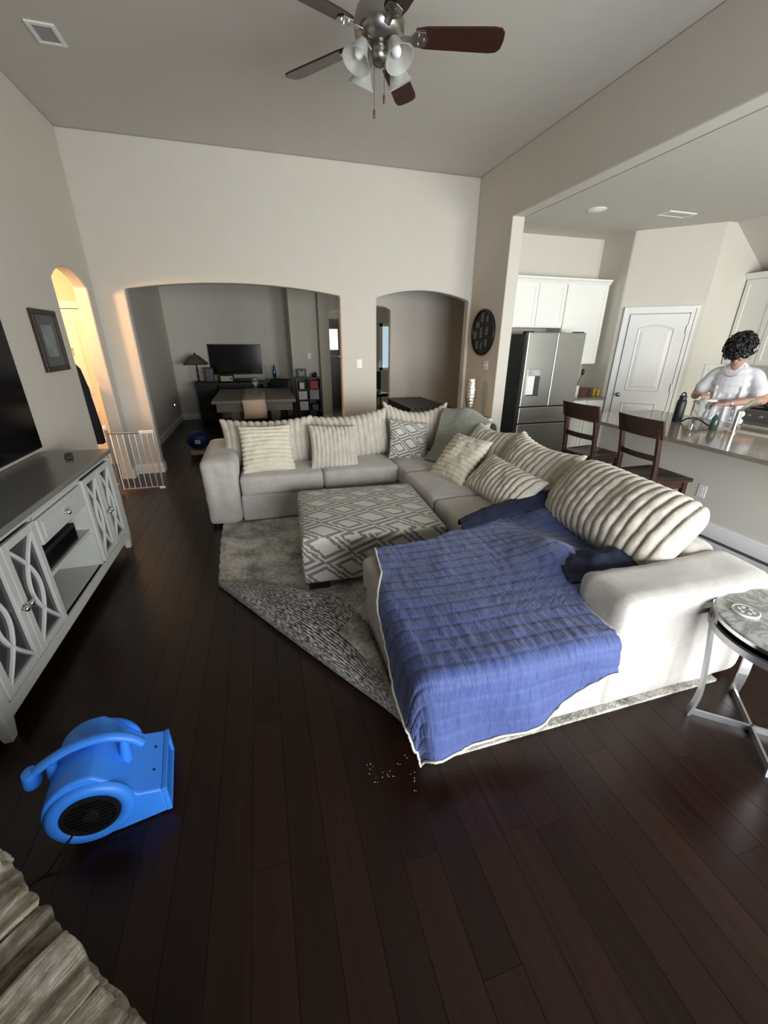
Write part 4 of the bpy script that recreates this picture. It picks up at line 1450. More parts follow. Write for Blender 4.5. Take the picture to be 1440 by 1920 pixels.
# ---- counter stools
def make_stool(label, loc, rz):
    """seat back towards -x, front towards +x; origin on the floor below the seat centre"""
    s = thing('counter_stool', label, 'stool', loc, rz, 'counter stools at the island')
    sz = 0.615
    # saddle seat
    def fn(u, p):
        z = p.z
        if u[2] > 0.5:
            z -= 0.014 * (1 - u[0] ** 2) * (1 - (abs(u[1]) - 0.45) ** 2 * 2) * (1 if abs(u[1]) < 0.95 else 0.3)
        wk = 1.0 + 0.05 * u[0]
        return (p.x, p.y * wk, z)
    MB().rbox((0.0, 0, sz - 0.018), (0.42, 0.43, 0.036), 0.012, 10, fn).build('seat', 'cherry', s, smooth=50)
    mb = MB()
    mb.box(-0.18, 0.17, -0.19, -0.17, sz - 0.095, sz - 0.034).box(-0.18, 0.17, 0.17, 0.19, sz - 0.095, sz - 0.034)
    mb.box(0.155, 0.175, -0.18, 0.18, sz - 0.095, sz - 0.034).box(-0.19, -0.17, -0.18, 0.18, sz - 0.095, sz - 0.034)
    mb.build('apron', 'cherry', s)
    for sy in (-1, 1):
        MB().taper((0.185, sy * 0.195, 0), (0.030, 0.030), (0.165, sy * 0.180, sz - 0.036), (0.042, 0.042)).build('leg', 'cherry', s, bevel=0.003)
        # back leg and post in one sweeping piece
        pts = [(-0.225, 0.0), (-0.195, 0.30), (-0.188, 0.60), (-0.205, 0.80), (-0.255, 1.10)]
        path = curve([(a, sy * 0.193, b) for a, b in pts], 5)
        vs, fs = [], []
        for p in path:
            for (dx, dy) in ((-0.019, -0.015), (0.019, -0.015), (0.019, 0.015), (-0.019, 0.015)):
                vs.append((p[0] + dx, p[1] + dy, p[2]))
        for i in range(len(path) - 1):
            for q in range(4):
                fs.append((i * 4 + q, i * 4 + (q + 1) % 4, (i + 1) * 4 + (q + 1) % 4, (i + 1) * 4 + q))
        fs += [(3, 2, 1, 0), tuple(range(len(vs) - 4, len(vs)))]
        MB().add(vs, fs).build('back_leg', 'cherry', s, bevel=0.003)
        MB().lathe([(0.007, 0), (0.006, 0.003), (0, 0.004)], 10).build('bolt', 'nickel', s, loc=(-0.262, sy * 0.193, 1.03), rot=(0, R(-90), 0))

    def slat(z0, z1, x0, x1, half, name, bow=0.035):
        def f(a, b):
            y = half * (2 * a - 1)
            return y, z0 + (z1 - z0) * b, x0 + (x1 - x0) * b - bow * (1 - (2 * a - 1) ** 2)
        mb = MB()
        for th in (0.0, 0.02):
            mb.grid(14, 4, lambda a, b, th=th: (f(a, b)[2] + th, f(a, b)[0], f(a, b)[1]))
        n = 15
        # close the rim
        o = len(mb.v) // 2
        rim = [i for i in range(n)] + [j * n + n - 1 for j in range(1, 5)] + [4 * n + i for i in range(n - 2, -1, -1)] + [j * n for j in range(3, 0, -1)]
        for q in range(len(rim)):
            a_, b_ = rim[q], rim[(q + 1) % len(rim)]
            mb.f.append((a_, b_, b_ + o, a_ + o))
        mb.build(name, 'cherry', s, smooth=40)
    slat(0.965, 1.115, -0.240, -0.278, 0.232, 'crest_rail', 0.03)
    slat(0.775, 0.825, -0.212, -0.220, 0.185, 'back_slat', 0.025)
    for sy in (-1, 1):
        MB().box(-0.20, 0.18, sy * 0.187 - 0.009, sy * 0.187 + 0.009, 0.20, 0.225).build('stretcher', 'cherry', s)
    MB().box(0.165, 0.183, -0.185, 0.185, 0.235, 0.262).build('footrest', 'cherry', s)
    MB().box(-0.215, -0.195, -0.185, 0.185, 0.28, 0.305).build('stretcher', 'cherry', s)
    return s


make_stool('dark cherry counter stool nearest the camera, left of the island outlet', (3.25, 2.63, 0), R(-3))
make_stool('dark cherry counter stool farther off, in front of the fridge', (3.30, 3.42, 0), R(4))

# ---- refrigerator
FRX0, FRX1, FRY = 3.43, 4.335, 5.0
fg = thing('refrigerator', 'stainless french door refrigerator with water dispenser', 'refrigerator', (FRX0, FRY, 0))
W = FRX1 - FRX0
MB().box(0.0, W, 0.075, 0.41, 0.03, 1.775).build('cabinet', 'darksteel', fg, bevel=0.004)
MB().box(0.01, W - 0.01, 0.09, 0.4, 0.0, 0.04).build('plinth', 'black', fg)
dl = MB().box(0.002, W / 2 - 0.003, 0.0, 0.07, 0.835, 1.79).build('door', 'steel', fg, bevel=0.008)
MB().box(W / 2 + 0.003, W - 0.002, 0.0, 0.07, 0.835, 1.79).build('door', 'steel', fg, bevel=0.008)
MB().box(0.002, W - 0.002, 0.0, 0.07, 0.60, 0.825).build('drawer', 'steel', fg, bevel=0.008)
MB().box(0.002, W - 0.002, 0.0, 0.07, 0.06, 0.59).build('drawer', 'steel', fg, bevel=0.008)
ds = MB().box(0.055, 0.265, -0.006, 0.01, 0.985, 1.335).build('dispenser', 'steel', dl, bevel=0.003)
MB().box(0.065, 0.255, -0.008, -0.004, 1.255, 1.328).build('control_panel', 'print', dl)
MB().box(0.065, 0.175, -0.0075, -0.004, 1.0, 1.245).build('dispenser_back', 'trim', dl)
MB().box(0.175, 0.258, -0.0075, -0.004, 1.0, 1.245).build('dispenser_recess', 'darksteel', dl)
MB().box(0.06, 0.26, -0.02, -0.004, 0.985, 0.998).build('drip_tray', 'black', dl)
MB().box(W - 0.12, W - 0.055, -0.001, 0.001, 1.735, 1.742).build('nameplate', 'silver', fg)
for xx in (0.06, W - 0.06):
    MB().box(xx - 0.05, xx + 0.05, 0.04, 0.16, 1.775, 1.805).build('hinge_cover', 'black', fg)


# ---- wall cabinets
def cab_door(parent, x0, x1, z0, z1, y, axis='y'):
    """framed door; axis 'y' faces -y at plane y, axis 'x' faces -x at plane y"""
    mb, pn = MB(), MB()

    def bx(m, a, b, c, d, t0, t1):
        if axis == 'y':
            m.box(a, b, y - t1, y - t0, c, d)
        else:
            m.box(y - t1, y - t0, a, b, c, d)
    w = 0.055
    bx(mb, x0, x0 + w, z0, z1, 0, 0.02)
    bx(mb, x1 - w, x1, z0, z1, 0, 0.02)
    bx(mb, x0 + w, x1 - w, z0, z0 + w, 0, 0.02)
    bx(mb, x0 + w, x1 - w, z1 - w, z1, 0, 0.02)
    d = mb.build('door', 'cab', parent, bevel=0.002)
    bx(pn, x0 + w, x1 - w, z0 + w, z1 - w, 0, 0.012)
    pn.build('door_panel', 'cab', d)
    return d


def crown(parent, x0, x1, y, z, axis='y', back=0.33):
    prof = [(0, 0), (0.012, 0), (0.03, 0.03), (0.05, 0.045), (0.055, 0.065), (0.0, 0.065)]
    mb = MB()
    if axis == 'y':
        mb.prism([(y - a, z + b) for a, b in prof] + [(y + 0.1, z + 0.065), (y + 0.1, z)], 'x', x0, x1)
    else:
        mb.prism([(y - a, z + b) for a, b in prof] + [(y + 0.1, z + 0.065), (y + 0.1, z)], 'y', x0, x1)
    return mb.build('crown_moulding', 'cab', parent)


c1 = thing('wall_cabinet', 'white two door cabinet above the refrigerator', 'cabinet', (0, 0, 0))
MB().box(3.30, 4.225, 5.42, YK - 0.003, 1.86, 2.42).build('body', 'cab', c1)
cab_door(c1, 3.31, 3.772, 1.875, 2.41, 5.42)
cab_door(c1, 3.778, 4.22, 1.875, 2.41, 5.42)
crown(c1, 3.29, 4.227, 5.42, 2.42)
c2 = thing('wall_cabinet', 'tall white wall cabinet right of the refrigerator', 'cabinet', (0, 0, 0))
MB().box(4.229, 4.93, 5.42, YK - 0.003, 1.37, 2.42).build('body', 'cab', c2)
cab_door(c2, 4.235, 4.925, 1.38, 2.41, 5.42)
crown(c2, 4.229, 4.94, 5.42, 2.42)
c3 = thing('wall_cabinet', 'white wall cabinets behind the person at the sink', 'cabinet', (0, 0, 0))
MB().box(6.28, XK - 0.003, 3.05, 4.49, 1.40, 2.44).build('body', 'cab', c3)
for (a, b) in ((4.08, 4.48), (3.67, 4.07), (3.06, 3.66)):
    cab_door(c3, a, b, 1.41, 2.43, 6.28, 'x')
crown(c3, 3.04, 4.495, 6.28, 2.44, 'x')

# base unit right of the fridge
b1 = thing('base_cabinet', 'white base cabinet with stone top right of the refrigerator', 'cabinet', (0, 0, 0))
MB().box(4.36, 4.985, 5.14, YK - 0.003, 0.09, 0.875).build('body', 'cab', b1)
MB().box(4.36, 4.985, 5.2, YK - 0.01, 0.0, 0.09).build('plinth', 'black', b1)
MB().box(4.35, 4.99, 5.10, YK - 0.003, 0.876, 0.91).build('stone_top', 'granite', b1)
cab_door(b1, 4.37, 4.67, 0.11, 0.68, 5.14)
cab_door(b1, 4.68, 4.975, 0.11, 0.68, 5.14)
for (a, b) in ((4.37, 4.67), (4.68, 4.975)):
    d = MB().box(a, b, 5.12, 5.14, 0.695, 0.865).build('drawer', 'cab', b1, bevel=0.003)
    MB().lathe([(0.006, 0), (0.005, 0.014), (0.014, 0.02), (0.012, 0.03), (0, 0.032)], 12).build('knob', 'nickel', d, loc=((a + b) / 2, 5.12, 0.78), rot=(R(90), 0, 0))
bsk = thing('snack_basket', 'brown wicker basket on the counter beside the refrigerator', 'basket', (4.83, 5.42, 0.91))
MB().lathe([(0, 0), (0.08, 0), (0.095, 0.07), (0.10, 0.10), (0.09, 0.10), (0.075, 0.012), (0, 0.012)], 20, sx=1.15, sy=0.8).build('bowl', 'brownwicker', bsk)
for k in range(5):
    MB().lathe([(0.084 + 0.004 * k, 0.015 + 0.018 * k), (0.091 + 0.004 * k, 0.02 + 0.018 * k), (0.084 + 0.004 * k, 0.03 + 0.018 * k)], 20, sx=1.15, sy=0.8).build('weave_band', 'brownwicker', bsk)
for q, (dx, dy, rz) in enumerate(((0.225, -0.16, 10), (0.275, -0.13, -15), (0.250, -0.21, 30))):
    o = MB().rbox((0, 0, 0.055), (0.05, 0.035, 0.11), 0.014, 4).build('snack_packet', 'yellow', None, smooth=60, loc=(4.67 + dx, 5.42 + dy, 0.91), rot=(0, 0, R(rz)))
    tag(o, ('yellow snack packet standing next to the basket', 'yellow snack packet at the right end of the counter', 'yellow snack packet behind two others by the basket')[q], 'packet', 'snack packets')
uh = thing('utensil_holder', 'white utensil jar with a black ladle beside the refrigerator', 'utensil jar', (4.66, 5.40, 0.91))
MB().lathe([(0, 0), (0.045, 0), (0.05, 0.01), (0.05, 0.15), (0.045, 0.15), (0.043, 0.015), (0, 0.012)], 20).build('jar', 'whiteceramic', uh, smooth=40)
MB().tube([(0.0, 0, 0.03), (0.02, -0.01, 0.20), (0.05, -0.02, 0.31)], 0.007, 8).build('ladle_handle', 'black', uh)
MB().ball((0.06, -0.022, 0.345), 0.035, 0.7, 0.6, 1.4).build('ladle_head', 'black', uh, smooth=180)

# right wall: base unit, range, tiles
b2 = thing('base_cabinet', 'white base cabinet with stone top in the corner behind the person', 'cabinet', (0, 0, 0))
MB().box(6.0, XK - 0.003, 3.985, 4.49, 0.09, 0.875).build('body', 'cab', b2)
MB().box(6.06, XK - 0.01, 3.985, 4.49, 0.0, 0.09).build('plinth', 'black', b2)
MB().box(5.97, XK - 0.003, 3.98, 4.495, 0.876, 0.91).build('stone_top', 'granite', b2)
cab_door(b2, 4.0, 4.48, 0.11, 0.68, 6.0, 'x')
MB().box(5.98, 6.0, 4.0, 4.48, 0.695, 0.865).build('drawer', 'cab', b2, bevel=0.003)
rg = thing('range', 'stainless kitchen range with black oven window behind the person', 'range', (5.96, 3.20, 0))
MB().box(0.03, 0.64, 0.005, 0.755, 0.03, 0.90).build('body', 'steel', rg)
od = MB().box(0.0, 0.03, 0.015, 0.745, 0.20, 0.74).build('oven_door', 'steel', rg, bevel=0.004)
MB().box(-0.004, 0.0, 0.12, 0.64, 0.33, 0.62).build('oven_window', 'blackgloss', od)
MB().tube([(-0.035, 0.06, 0.70), (-0.035, 0.70, 0.70)], 0.011, 10).build('handle', 'chrome', od)
MB().box(0.0, 0.03, 0.005, 0.755, 0.755, 0.885).build('control_panel', 'steel', rg)
for k in range(5):
    MB().lathe([(0.020, 0), (0.017, 0.025), (0, 0.027)], 14).build('control_knob', 'silver', rg, loc=(0.0, 0.10 + 0.14 * k, 0.82), rot=(0, R(-90), 0))
MB().box(0.03, 0.62, 0.005, 0.755, 0.90, 0.915).build('cooktop', 'blackgloss', rg)
for (a, b) in ((0.18, 0.2), (0.45, 0.2), (0.18, 0.55), (0.45, 0.55)):
    g = MB()
    g.tube([(a - 0.11, b, 0.935), (a + 0.11, b, 0.935)], 0.007, 6).tube([(a, b - 0.11, 0.935), (a, b + 0.11, 0.935)], 0.007, 6)
    for s in (-1, 1):
        g.tube([(a + s * 0.11, b, 0.915), (a + s * 0.11, b, 0.937)], 0.007, 6)
        g.tube([(a, b + s * 0.11, 0.915), (a, b + s * 0.11, 0.937)], 0.007, 6)
    g.build('grate', 'black', rg)
MB().box(0.60, 0.645, 0.005, 0.755, 0.90, 1.06).build('backguard', 'steel', rg)
ke = thing('kettle', 'dark kettle standing on the range burner', 'kettle', (6.40, 3.74, 0.945))
MB().lathe([(0, 0), (0.085, 0), (0.095, 0.02), (0.085, 0.10), (0.05, 0.14), (0, 0.15)], 24).build('body', 'black', ke, smooth=60)
MB().tube([(-0.08, 0, 0.09), (-0.05, 0, 0.2), (0.05, 0, 0.2), (0.08, 0, 0.09)], 0.008, 8).build('handle', 'black', ke, smooth=60)
MB().tube([(0, -0.08, 0.06), (0, -0.14, 0.13)], [0.02, 0.012], 10).build('spout', 'black', ke, smooth=60)
# tiled backsplash on the two walls of that corner
bs = struct('wall_backsplash', MB().box(XK - 0.004, XK - 0.0005, 2.6, 4.5, 0.91, 1.40).box(5.98, XK - 0.004, 4.496, 4.4995, 0.91, 1.40), 'grout')
tw, th = 0.152, 0.076
tm = {}
for row in range(6):
    z0 = 0.915 + row * 0.0805
    off = (row % 2) * 0.078
    k = 0
    y = 4.488
    while y - tw > 2.9:
        a = y - tw + (off if k == 0 else 0)
        o = MB().box(XK - 0.011, XK - 0.004, a, y, z0, z0 + th).build('tile', 'tile', bs, fix=False)
        y = a - 0.004
        k += 1
    x = 5.985
    k = 0
    while x + tw < XK - 0.01:
        b = x + tw - (off if k == 0 else 0)
        MB().box(x, b, 4.489, 4.496, z0, z0 + th).build('tile', 'tile', bs, fix=False)
        x = b + 0.004
        k += 1

# kitchen ceiling: flush light and air vent
cl = thing('ceiling_light', 'small round flush light on the kitchen ceiling', 'ceiling light', (3.80, 4.58, KC))
MB().lathe([(0.0, -0.012), (0.085, -0.012), (0.10, -0.008), (0.105, 0.0), (0, 0.0)], 32).build('trim_ring', 'trim', cl, smooth=40)
MB().lathe([(0, -0.018), (0.07, -0.016), (0.08, -0.012), (0, -0.011)], 32).build('lens', 'bulb', cl, smooth=40)


def vent(label, loc, sx, sy, n, dark=False, rz=0):
    v = thing('air_vent', label, 'vent', loc, rz)
    mb = MB()
    for (a, b, c, d) in ((-sx, sx, -sy, -sy + 0.03), (-sx, sx, sy - 0.03, sy), (-sx, -sx + 0.03, -sy + 0.03, sy - 0.03), (sx - 0.03, sx, -sy + 0.03, sy - 0.03)):
        mb.box(a, b, c, d, -0.012, 0)
    mb.build('frame', 'trim', v, bevel=0.003)
    MB().box(-sx + 0.03, sx - 0.03, -sy + 0.03, sy - 0.03, -0.003, -0.001).build('duct', 'black', v)
    for k in range(n):
        y = -sy + 0.03 + (2 * sy - 0.06) * (k + 0.5) / n
        MB().taper((0, y - 0.006, -0.012), (2 * sx - 0.06, 0.003), (0, y + 0.004, -0.003), (2 * sx - 0.06, 0.003)).build('louver', 'trim', v)
    return v


vent('white air vent on the kitchen ceiling before the pantry', (4.80, 4.45, KC), 0.20, 0.09, 6)
vent('small air vent on the living room ceiling by the left wall', (-1.19, 4.43, HC), 0.09, 0.12, 10)

# ================================================================== CEILING FAN
FCX, FCY, FZ = 0.825, 2.95, 3.22
fan = thing('ceiling_fan', 'ceiling fan with five dark blades and frosted glass lights', 'ceiling fan', (FCX, FCY, FZ))
MB().lathe([(0, 0.425), (0.075, 0.425), (0.07, 0.38), (0.03, 0.345), (0, 0.345)], 24).build('canopy', 'nickel', fan, smooth=40)
MB().tube([(0, 0, 0.12), (0, 0, 0.36)], 0.013, 12).build('downrod', 'nickel', fan)
MB().lathe([(0, 0.135), (0.06, 0.135), (0.125, 0.10), (0.14, 0.05), (0.135, 0.0), (0.10, -0.035), (0.06, -0.045), (0, -0.045)], 32).build('motor_housing', 'nickel', fan, smooth=40)
MB().lathe([(0, -0.045), (0.055, -0.045), (0.065, -0.07), (0.06, -0.10), (0.035, -0.125), (0, -0.13)], 24).build('light_kit', 'nickel', fan, smooth=40)
for k in range(5):
    a = R(-14 + 72 * k)
    rot = Matrix.Rotation(a, 4, 'Z') @ Matrix.Rotation(R(-13), 4, 'X')
    mb = MB()
    mb.xf = rot
    # outline of one blade, a little wider at the tip with rounded corners
    top = [(0.20, -0.048), (0.26, -0.060), (0.62, -0.072), (0.665, -0.066), (0.685, -0.045), (0.69, 0.0), (0.685, 0.045), (0.665, 0.066), (0.62, 0.072), (0.26, 0.060), (0.20, 0.048)]
    mb.prism(top, 'z', -0.005, 0.004)
    b = mb.build('blade', 'blade', fan)
    mb = MB()
    mb.xf = rot
    mb.prism([(0.10, -0.018), (0.17, -0.016), (0.20, -0.045), (0.255, -0.040), (0.27, 0.0), (0.255, 0.040), (0.20, 0.045), (0.17, 0.016), (0.10, 0.018)], 'z', -0.012, -0.005)
    mb.build('blade_iron', 'nickel', b, bevel=0.002)
    for (u, v) in ((0.215, -0.025), (0.215, 0.025), (0.245, 0.0)):
        mb = MB()
        mb.xf = rot
        mb.lathe([(0.006, -0.016), (0.006, -0.012)], 8, (u, v, 0))
        mb.build('screw', 'chrome', b)
for k in range(4):
    a = R(25 + 90 * k)
    c, s = math.cos(a), math.sin(a)
    MB().tube([(0.04 * c, 0.04 * s, -0.085), (0.09 * c, 0.09 * s, -0.055), (0.115 * c, 0.115 * s, -0.062)], 0.010, 8).build('light_arm', 'nickel', fan, smooth=60)
    sh = [(a * 1.10, b * 0.98) for a, b in [(0.022, 0.0), (0.030, -0.012), (0.038, -0.045), (0.052, -0.085), (0.072, -0.115), (0.069, -0.116), (0.048, -0.085), (0.034, -0.045), (0.026, -0.014), (0.018, -0.004)]]
    q = Vector((c * 0.55, s * 0.55, -1)).to_track_quat('-Z', 'Y').to_euler()
    o = MB().lathe(sh, 24).build('glass_shade', 'frost', fan, smooth=60, loc=(0.112 * c, 0.112 * s, -0.055), rot=q)
    MB().ball((0, 0, -0.06), 0.026, 1, 1, 1.35, 14, 10).build('bulb', 'bulb', o, smooth=180)
for (px, py, ln) in ((0.02, -0.03, 0.13), (-0.025, 0.02, 0.18)):
    ch = MB().tube([(px, py, -0.12), (px, py, -0.12 - ln)], 0.002, 6).build('pull_chain', 'nickel', fan)
    MB().lathe([(0, 0), (0.007, 0.006), (0.008, 0.035), (0.003, 0.045), (0, 0.045)], 10, (px, py, -0.12 - ln - 0.045)).build('fob', 'redwood', ch, smooth=60)

# ================================================================== THINGS ON WALLS
# oval collage frame on the wall stub
ov = thing('photo_collage_frame', 'black oval collage frame of small photos beside the kitchen opening', 'picture frame', (XR, 5.52, 1.79))
NO = 40
mb = MB()
mb.prism([(0.31 * math.cos(2 * PI * k / NO), 0.295 * math.sin(2 * PI * k / NO)) for k in range(NO)], 'x', -0.02, -0.002)
mb.build('backing', 'black', ov)
mb = MB()
mb.tube([(-0.022, 0.30 * math.cos(2 * PI * k / NO), 0.285 * math.sin(2 * PI * k / NO)) for k in range(NO)], 0.016, 8, closed=True)
mb.build('rim', 'black', ov, smooth=60)
for (y, z, w, h) in ((0.02, 0.19, 0.07, 0.11), (-0.12, 0.17, 0.06, 0.08), (0.14, 0.10, 0.10, 0.07), (0.20, -0.03, 0.10, 0.10), (0.03, 0.0, 0.07, 0.13), (-0.12, 0.02, 0.09, 0.10), (0.12, -0.16, 0.08, 0.10), (0.0, -0.17, 0.06, 0.09), (-0.12, -0.13, 0.07, 0.09)):
    p = MB().box(-0.026, -0.020, y - w / 2 - 0.008, y + w / 2 + 0.008, z - h / 2 - 0.008, z + h / 2 + 0.008).build('photo_frame', 'black', ov)
    MB().box(-0.0275, -0.026, y - w / 2, y + w / 2, z - h / 2, z + h / 2).build('photo', 'photo', p)


def switch(name, label, loc, rz, gangs=1, toggle=True, w=0.075):
    """cover plate; faces local -y"""
    t = thing(name, label, 'switch' if toggle else 'outlet', loc, rz)
    ww = w + (gangs - 1) * 0.046
    MB().box(-ww / 2, ww / 2, -0.006, -0.0005, -0.058, 0.058).build('cover_plate', 'trim', t, bevel=0.002)
    for k in range(gangs):
        x = (k - (gangs - 1) / 2) * 0.046
        if toggle:
            MB().box(x - 0.005, x + 0.005, -0.016, -0.006, -0.006, 0.012).build('toggle', 'trim', t)
        else:
            for z in (-0.022, 0.022):
                MB().box(x - 0.016, x + 0.016, -0.009, -0.006, z - 0.014, z + 0.014).build('socket', 'trim', t)
    return t


switch('light_switch', 'white light switch on the pillar between the arches', (1.376, YF, 1.377), 0, 1)
switch('light_switch', 'double white light switch below the oval photo frame', (XR, 5.38, 1.37), R(-90), 2)
switch('light_switch', 'small white switch on dining wall above the bookshelf', (1.06, 9.4, 1.37), 0, 1)
ol = switch('wall_outlet', 'wall outlet with plug-in night light on the dining left wall', (DX, 9.3, 0.42), R(90), 1, False)
nl = thing('night_light', 'small glowing night light plugged in low on the dining wall', 'night light', (DX + 0.009, 9.3, 0.44), R(90))
MB().box(-0.022, 0.022, -0.035, 0.0, -0.03, 0.035).build('body', 'black', nl, bevel=0.004)
MB().box(-0.018, 0.018, -0.040, -0.034, 0.0, 0.032).build('lens', 'nightlight', nl)

# ================================================================== LAMP TABLE IN THE CORNER
et = thing('end_table', 'small reddish wooden end table in the corner behind the sofa', 'table', (2.80, 5.22, 0))
MB().box(-0.23, 0.23, -0.23, 0.23, 0.665, 0.695).build('top', 'redwood', et, bevel=0.004)
MB().box(-0.20, 0.20, -0.20, 0.20, 0.58, 0.665).build('apron', 'redwood', et)
for sx in (-1, 1):
    for sy in (-1, 1):
        MB().taper((sx * 0.19, sy * 0.19, 0), (0.03, 0.03), (sx * 0.19, sy * 0.19, 0.665), (0.045, 0.045)).build('leg', 'redwood', et)
va = thing('silver_vase', 'tall glittering silver vase on the wooden end table', 'vase', (2.83, 5.32, 0.695))
MB().lathe([(0, 0), (0.045, 0), (0.05, 0.01), (0.022, 0.03), (0.020, 0.05)], 24).build('base', 'hammered', va, smooth=60)
prof = [(0.020, 0.05), (0.045, 0.10), (0.064, 0.18), (0.074, 0.27), (0.074, 0.36), (0.066, 0.44), (0.058, 0.50), (0.054, 0.50), (0.060, 0.44), (0.0, 0.40)]
MB().lathe(prof, 32).build('body', 'hammered', va, smooth=60)
for q in range(9):
    z = 0.12 + q * 0.043
    r = interp(z, prof[:7][::1] and [(b, a) for a, b in prof[:7]])
    MB().tube([((r + 0.002) * math.cos(2 * PI * k / 24), (r + 0.002) * math.sin(2 * PI * k / 24), z + 0.006 * (k % 2)) for k in range(24)], 0.004, 6, closed=True).build('bead_band', 'hammered', va, smooth=60)

# ================================================================== DINING ROOM BEYOND THE ARCH
tb = thing('game_table', 'heavy weathered grey wooden table behind the sofa, with runner', 'table', (-0.13, 7.85, 0))
MB().box(-0.66, 0.66, -0.80, 0.95, 0.735, 0.785).build('top', 'greywood', tb, bevel=0.006)
MB().box(-0.60, 0.60, -0.74, 0.89, 0.60, 0.735).build('apron', 'greywood', tb)
for sx in (-1, 1):
    for y in (-0.62, 0.78):
        MB().taper((sx * 0.32, y, 0), (0.12, 0.12), (sx * 0.32, y, 0.60), (0.15, 0.15)).build('leg', 'greywood', tb, bevel=0.004)
MB().box(-0.40, 0.40, -0.66, 0.82, 0.08, 0.14).build('stretcher', 'greywood', tb)
rn = MB()
path = [(-0.865, 0.50), (-0.862, 0.62), (-0.858, 0.74), (-0.845, 0.787), (-0.80, 0.7905), (0.0, 0.790), (0.9, 0.790)]
rn.grid(6, len(path) - 1, lambda u, v: (-0.19 + 0.36 * u + 0.01 * math.sin(v * 9), path[round(v * (len(path) - 1))][0] + 0.004 * math.sin(u * 9), path[round(v * (len(path) - 1))][1]))
o = rn.build('table_runner', 'linen', None, smooth=60, fix=False, loc=(-0.13, 7.85, 0))
sm = o.modifiers.new('thick', 'SOLIDIFY')
sm.thickness = 0.004
sm.offset = 1
tag(o, 'pale linen runner hanging over the end of the grey table', 'table runner')
gv = thing('glass_vase', 'clear stemmed glass vase on the table runner', 'vase', (-0.10, 8.05, 0.796))
MB().lathe([(0.0, 0), (0.05, 0), (0.05, 0.006), (0.01, 0.02), (0.01, 0.10), (0.055, 0.15), (0.07, 0.22), (0.06, 0.27), (0.057, 0.27), (0.066, 0.22), (0.05, 0.153), (0, 0.115)], 24).build('bowl', 'clear', gv, smooth=60)
MB().lathe([(0, 0.12), (0.04, 0.15), (0.055, 0.18), (0, 0.18)], 20).build('filling', 'whiteceramic', gv, smooth=60)

dk = thing('desk', 'black desk against the dining room wall below the television', 'desk', (-0.42, 9.85, 0))
MB().box(-0.92, 0.88, -0.30, 0.33, 0.80, 0.84).build('top', 'black', dk, bevel=0.004)
MB().box(-0.90, -0.50, -0.28, 0.32, 0.05, 0.80).build('pedestal', 'black', dk)
MB().box(0.46, 0.86, -0.28, 0.32, 0.05, 0.80).build('pedestal', 'black', dk)
for k in range(3):
    d = MB().box(-0.88, -0.52, -0.295, -0.28, 0.09 + k * 0.235, 0.30 + k * 0.235).build('drawer', 'black', dk, bevel=0.004)
    MB().tube([(-0.75, -0.31, 0.20 + k * 0.235), (-0.65, -0.31, 0.20 + k * 0.235)], 0.006, 6).build('handle', 'nickel', d)
MB().box(-0.50, 0.46, 0.28, 0.32, 0.30, 0.80).build('back_panel', 'black', dk)
t2 = thing('wall_television', 'flat black television on the dining room wall above the desk', 'television', (-0.485, DY, 1.28))
MB().box(-0.55, 0.55, -0.07, -0.03, -0.315, 0.315).build('casing', 'black', t2, bevel=0.006)
MB().box(-0.538, 0.538, -0.073, -0.07, -0.298, 0.303).build('screen', 'blackgloss', t2)
MB().box(-0.2, 0.2, -0.03, -0.001, -0.2, 0.2).build('wall_bracket', 'black', t2)

tl = thing('table_lamp', 'bronze table lamp with leaded pyramid shade on the desk', 'lamp', (-1.27, 9.80, 0.84))
MB().lathe([(0, 0), (0.09, 0), (0.09, 0.015), (0.03, 0.035), (0.018, 0.06), (0.028, 0.12), (0.018, 0.18), (0.024, 0.25), (0.014, 0.30), (0.012, 0.44), (0, 0.44)], 18).build('base', 'lamppost', tl, smooth=50)
sd = MB()
s0, s1 = 0.22, 0.045
vs = [(-s0, -s0, 0.37), (s0, -s0, 0.37), (s0, s0, 0.37), (-s0, s0, 0.37), (-s1, -s1, 0.545), (s1, -s1, 0.545), (s1, s1, 0.545), (-s1, s1, 0.545)]
sd.add(vs, [(0, 1, 5, 4), (1, 2, 6, 5), (2, 3, 7, 6), (3, 0, 4, 7), (4, 5, 6, 7)])
sh = sd.build('shade', 'amber', tl)
for i in range(4):
    MB().tube([vs[i], vs[i + 4]], 0.007, 6).build('shade_rib', 'lamppost', sh)
    MB().tube([vs[i], vs[(i + 1) % 4]], 0.008, 6).build('shade_rim', 'lamppost', sh)
MB().lathe([(0.02, 0.545), (0.025, 0.56), (0.008, 0.59), (0, 0.595)], 10).build('finial', 'lamppost', tl, smooth=60)

pf = thing('photo_stand', 'dark framed photo standing on the desk beside the lamp', 'picture frame', (-1.04, 9.78, 0.84))
MB().box(-0.09, 0.09, 0.0, 0.02, 0.0, 0.30).build('frame', 'black', pf, bevel=0.004)
MB().box(-0.07, 0.07, -0.002, 0.0, 0.025, 0.275).build('photo', 'photo', pf)
MB().box(-0.03, 0.03, 0.02, 0.09, 0.0, 0.012).build('stand', 'black', pf)
ck = thing('clock_radio', 'boxy dark clock radio with pale face on the desk', 'clock', (-0.70, 9.72, 0.84))
MB().rbox((0, 0, 0.075), (0.30, 0.12, 0.15), 0.03, 4).build('case', 'black', ck, smooth=60)
MB().box(-0.12, 0.12, -0.064, -0.058, 0.025, 0.13).build('face', 'clockface', ck)
MB().lathe([(0.018, 0), (0.016, 0.012), (0, 0.013)], 12).build('dial', 'black', ck, loc=(0.09, -0.064, 0.075), rot=(R(90), 0, 0))
lv = thing('lava_lamp', 'blue lava lamp standing at the right end of the desk', 'lamp', (0.31, 9.80, 0.84))
